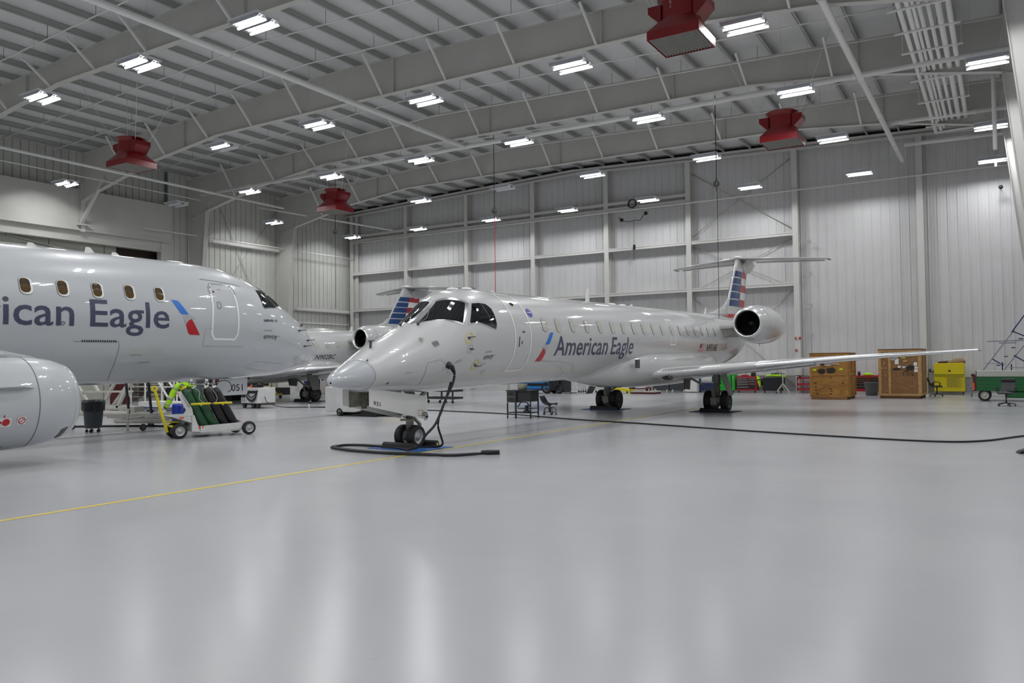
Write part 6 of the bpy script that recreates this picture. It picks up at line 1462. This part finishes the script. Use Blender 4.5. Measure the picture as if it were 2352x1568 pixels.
for a, b_, w_, h_ in ((-.1, 1.68, .16, .26), (.0, 1.44, .12, .10), (.18, 1.42, .12, .07), (.33, 1.45, .12, .07), (.66, 1.56, .14, .16), (.68, 1.40, .14, .10), (.68, 1.26, .14, .14)): decal('shipping_paper', rrect(a, b_, w_, h_, .01), 'paper', c2, F(-1.062), 0)
for a, b_, w_, h_ in ((-.62, 1.60, .06, .15), (-.72, 1.38, .08, .08), (-.58, 1.38, .07, .07), (.25, 1.70, .22, .12)): decal('torn_label', blob(a, b_, w_, h_, 14), 'crate_pine', c2, F(-1.063), 0)
for a, b_, w_, h_ in ((-.10, 1.34, .35, .10), (.45, 1.40, .36, .22), (.30, 1.25, .2, .06)): decal('stencil_patch', blob(a, b_, w_, h_), 'stencil', c2, F(-1.064), 0)
text_obj('stencil_lettering', 'T-175', 'stencil', c2, lambda u, v: Vector((.10+u, -1.063, 1.02+v)), width=.48, height=.16, shear=-.1)
decal('sticker', rrect(.18, 1.84, .16, .04, .01), 'lemon_sticker', c2, F(-1.064), 0)
text_obj('lettering', 'CAT', 'seam', c2, lambda u, v: Vector((0, 0, 1)), width=.01, height=.01) if False else None

# ------------------------------------------------------------------ yellow cabinet
t = thing('yellow_cabinet', 'tall yellow rolling tool cabinet near the right of the back wall', 'cabinet', (-2.3, 45.2, 0))
MB().box(-.66, .66, -.35, .35, .16, 1.56).build('body', 'yellow_cab', t, bevel=.02)
MB().box(-.64, .64, -.365, -.35, 1.0, 1.54).build('lid_panel', 'yellow_cab', t); s_ = MB().box(-.66, .66, -.37, -.35, .975, .995).box(-.64, .64, -.37, -.35, .90, .91)
s_.build('seam', 'black_text', t); MB().box(-.04, .06, -.372, -.365, 1.14, 1.22).build('lock_plate', 'black_text', t)
for k in range(3): MB().box(-.62, -.2, -.365, -.35, .76-.2*k, .85-.2*k).build('drawer', 'yellow_cab', t)
for k in range(11): MB().box(-.12, .58-.1*(k % 3), -.367, -.35, .84-.045*k, .845-.045*k).build('print_line', 'grey_text', t)
text_obj('lettering', 'STORAGE', 'grey_text', t, lambda u, v: Vector((.05+u, -.369, 1.01+v)), width=.45, height=.03) if False else None
for x in (-.58, .58): MB().cyl((x-.02, -.3, .08), (x+.02, -.3, .08), .08, n=12).build('castor', 'black_plastic', t)
t = thing('cloth_heap', 'heap of brown and tan cloth on top of the yellow cabinet', 'cloth', (-2.2, 45.2, 1.56)); rr = random.Random(9)
mb = MB()
for k in range(5): mb.sphere((-.45+.14*k, 0, .04), .12, 1.4, 1.3, .5+.1*k, 10, 7)
mb.build('dark_cloth', 'brown_cloth', t); MB().sphere((.30, 0, .06), .24, 1.3, 1.0, .75).sphere((.05, -.05, .04), .18, 1.5, 1, .6).build('tan_cloth', 'tan_cloth', t)
# ------------------------------------------------------------------ chairs
def office_chair(label, loc, rz, m_back, kind):
    t = thing('office_chair', label, 'chair', loc, rz)
    MB().box(-.25, .25, -.24, .24, .44, .52).build('seat', m_back, t, bevel=.04)
    if kind:
        MB().loft([[(x, .24+.02+b_*.1+.02*math.cos(x*6), z) for x, z in ((-.22, z0), (.22, z0))] + [(x, .28+b_*.1+.02*math.cos(x*6), z0) for x in (.22, -.22)] for z0, b_ in ((.55, 0), (.75, 1), (.98, 2))], smooth=False).build('backrest', m_back, t)
        MB().box(-.24, .24, .40, .46, .86, 1.0).build('headrest', 'black_plastic', t, bevel=.03)
        MB().bar((0, .2, .46), (0, .32, .62), .06).build('back_bracket', 'black_plastic', t)
    else:
        MB().rings([((0, .24, .50), .03), ((0, .30, .60), .035), ((0, .34, .78), .03), ((0, .44, .95), .02)], 10).bar((-.2, .36, .80), (.2, .36, .80), .04).bar((-.2, .46, .98), (.2, .46, .98), .03).bar((-.2, .36, .7), (-.2, .46, .98), .03).bar((.2, .36, .7), (.2, .46, .98), .03).build('backrest', 'black_plastic', t)
    for s in (-1, 1): MB().tube([(s*.26, .16, .50), (s*.30, .18, .62), (s*.30, .06, .70), (s*.29, -.14, .66), (s*.27, -.12, .50)], .018, 6).build('armrest', 'black_plastic', t) if not kind or True else None
    MB().cyl((0, 0, .12), (0, 0, .44), .028, n=12).build('column', 'dark_metal', t)
    for k in range(5):
        a = 2*PI*k/5+.3; c, s = math.cos(a), math.sin(a)
        MB().bar((0, 0, .13), (c*.29, s*.29, .08), .045, .03).build('base_arm', 'black_plastic', t); MB().cyl((c*.29-.02, s*.29, .03), (c*.29+.02, s*.29, .03), .03, n=10).build('castor', 'black_plastic', t)
    return t
office_chair('black mesh office chair between the second crate and the yellow cabinet', (-2.72, 42.7, 0), PI/2+.1, 'black_plastic', False)
office_chair('grey and black office chair in front of the green utility cart, back to the camera', (.05, 34.6, 0), PI-.2+PI, 'chair_grey', True)
# ------------------------------------------------------------------ green utility vehicle
t = thing('utility_vehicle', 'green utility vehicle with a grey cargo bed at the right edge', 'vehicle', (.35, 39.0, 0))
MB().prism([(-1.42, .42), (1.4, .42), (1.4, 1.02), (-1.42, 1.02)], 'y', -.65, .65).build('box_side', 'cart_green', t, bevel=.04)
for z in (.55, .70, .85): MB().box(-1.40, .6, -.67, -.65, z, z+.02).build('box_rib', 'cart_green', t)
MB().box(-1.36, 1.3, -.70, -.62, 1.02, 1.26).box(-1.36, -1.3, -.7, .7, 1.02, 1.26).box(-1.36, 1.3, .62, .70, 1.02, 1.26).build('cargo_bed_rim', 'cart_bed', t, bevel=.02)
MB().box(-.3, 1.9, -.55, .55, .14, .42).build('underbody', 'cart_green', t, bevel=.05); MB().box(-1.46, -1.34, -.66, -.5, .42, 1.1).build('bumper', 'burgundy', t); MB().box(-1.47, -1.40, -.70, -.6, .46, .76).build('tail_lamp', 'orange', t)
MB().sphere((-1.46, -.6, 1.08), .07).build('hitch', 'black_plastic', t)
for x in (-1.05, 1.45):
    tb, hb = MB(), MB(); wheel(tb, hb, 0, 0, 0, .24, .18)
    for s in (-.52, .52):
        tb, hb = MB(), MB(); wheel(tb, hb, 0, 0, 0, .24, .18)
        o = tb.build('wheel', 'rubber', t); o.location = (x, s, .24); o.rotation_euler = (0, 0, PI/2); hb.build('rim', 'steel_cream', o)
MB().box(1.3, 1.85, -.6, .6, .42, .85).build('seat_base', 'cart_green', t)
# ------------------------------------------------------------------ stair and rotor-like poles at the right edge
t = thing('access_stair', 'tall blue and steel access stair leaning up at the right edge', 'stair', (.3, 43.0, 0))
A0, A1 = Vector((-1.35, 0, .9)), Vector((.85, 0, 4.1))
MB().bar((-1.75, -.35, .3), (.15, -.35, 3.05), .08, .04).bar((-1.75, .35, .3), (.15, .35, 3.05), .08, .04).build('stringer', 'stair_steel', t)
MB().bar((-.95, -.35, .3), (1.2, -.35, 3.3), .07, .04).bar((-.95, .35, .3), (1.2, .35, 3.3), .07, .04).build('handrail', 'stair_steel', t)
MB().bar((.05, -.38, 2.95), (.95, -.38, 4.3), .16, .05).build('upper_rail', 'stair_blue', t)
for k in range(8): MB().bar((-1.1+.30*k, -.35, .65+.40*k), (-1.1+.30*k, .35, .65+.40*k), .16, .04).build('tread', 'stair_blue', t)
for a, b_ in (((.10, -.36, 2.98), (.95, -.36, 2.55)), ((-.75, -.36, 1.75), (-.3, -.36, 1.45)), ((.1, -.36, 1.9), (.6, -.36, 1.55)), ((-.35, -.36, .2), (-.35, -.36, 1.6)), ((.0, -.36, .2), (.0, -.36, 1.5)), ((.85, -.36, .0), (.85, -.36, 3.4))): MB().bar(a, b_, .05).build('brace', 'stair_blue', t)
MB().bar((-1.0, -.4, 1.55), (-.2, -.4, 1.52), .03).bar((-.1, -.4, 1.35), (.9, -.4, 1.32), .03).build('platform_rail', 'stair_steel', t)
for x in (-1.6, 1.2): MB().cyl((x, -.3, 0), (x, -.3, .45), .03, n=8).cyl((x, .3, 0), (x, .3, .45), .03, n=8).build('leg', 'stair_steel', t)
MB().bar((-1.6, -.35, .35), (1.2, -.35, .35), .06).bar((1.2, -.35, .35), (1.2, -.35, 3.3), .05).build('base_beam', 'stair_steel', t)
t = thing('boom_arm', 'slim horizontal dark boom beyond the wing tip at the right edge', 'boom', (.6, 41.2, 0))
MB().bar((-1.2, 0, 2.52), (1.0, 0, 2.55), .05, .05).bar((-.75, 0, 2.44), (-.1, 0, 2.44), .12, .05).build('arm', 'stair_steel', t); MB().bar((1.0, 0, 0), (1.0, 0, 2.6), .06).box(.8, 1.2, -.2, .2, 0, .06).build('post', 'stair_steel', t)
# ladder brackets, fire alarm devices
for z, lb in ((8.35, 'topmost'), (6.6, 'second highest'), (4.85, 'third highest'), (3.2, 'lowest')):
    t = tag(MB().box(-9.45, -8.85, 45.6, 45.63, z, z+.03).bar((-8.95, 45.62, z), (-8.9, 46.0, z), .03).bar((-8.87, 45.61, z+.06), (-8.87, 45.61, z-.06), .07).build('pipe_bracket', 'steel_cream'), 'small steel bracket beside the column right of the tail, '+lb+' of four', 'bracket', 'brackets beside the column')
o = tag(MB().cyl((-8.9, 45.66, .5), (-8.9, 45.66, 8.6), .012, n=6).build('wall_conduit', 'steel_cream'), 'thin vertical conduit on brackets beside the column right of the tail', 'conduit')
t = thing('fire_alarm', 'red fire alarm horn and strobe pair on the column right of the engine', 'alarm', (-9.62, 45.46, 3.0))
MB().box(-.13, -.03, -.06, 0, -.05, .07).box(.10, .20, -.06, 0, -.05, .07).build('alarm_box', 'tool_red', t); MB().box(-.10, -.05, -.07, -.05, -.02, .03).build('strobe', 'yellow_ring', t)
t = thing('fire_pull_station', 'small red fire alarm pull box with a white centre below the horn pair', 'alarm', (-9.68, 45.46, 2.35)); MB().box(-.07, .05, -.05, 0, -.06, .06).build('pull_box', 'tool_red', t); MB().box(-.03, .02, -.06, -.04, -.02, .03).build('lever', 'white_paint', t)
t = thing('wall_cabinet', 'grey service panel on the back wall behind the office chair', 'panel', (-3.1, 45.75, 0)); MB().box(-.15, .2, -.1, .1, .55, 1.25).build('panel_box', 'grey_wainscot', t); MB().sphere((-.1, -.12, 1.22), .06).bar((-.15, -.12, 1.15), (.2, -.12, 1.12), .03).build('valve', 'dark_metal', t)
# dark object cut by the right edge of the picture
t = thing('rubber_wedge', 'dark rubber wedge on the floor at the right edge of the picture', 'wheel chock', (.42, 17.5, 0), .25)
MB().prism([(-.26, 0), (-.22, .05), (.0, .13), (.3, .14), (.3, 0)], 'y', -.1, .1).build('wedge', 'rubber', t)
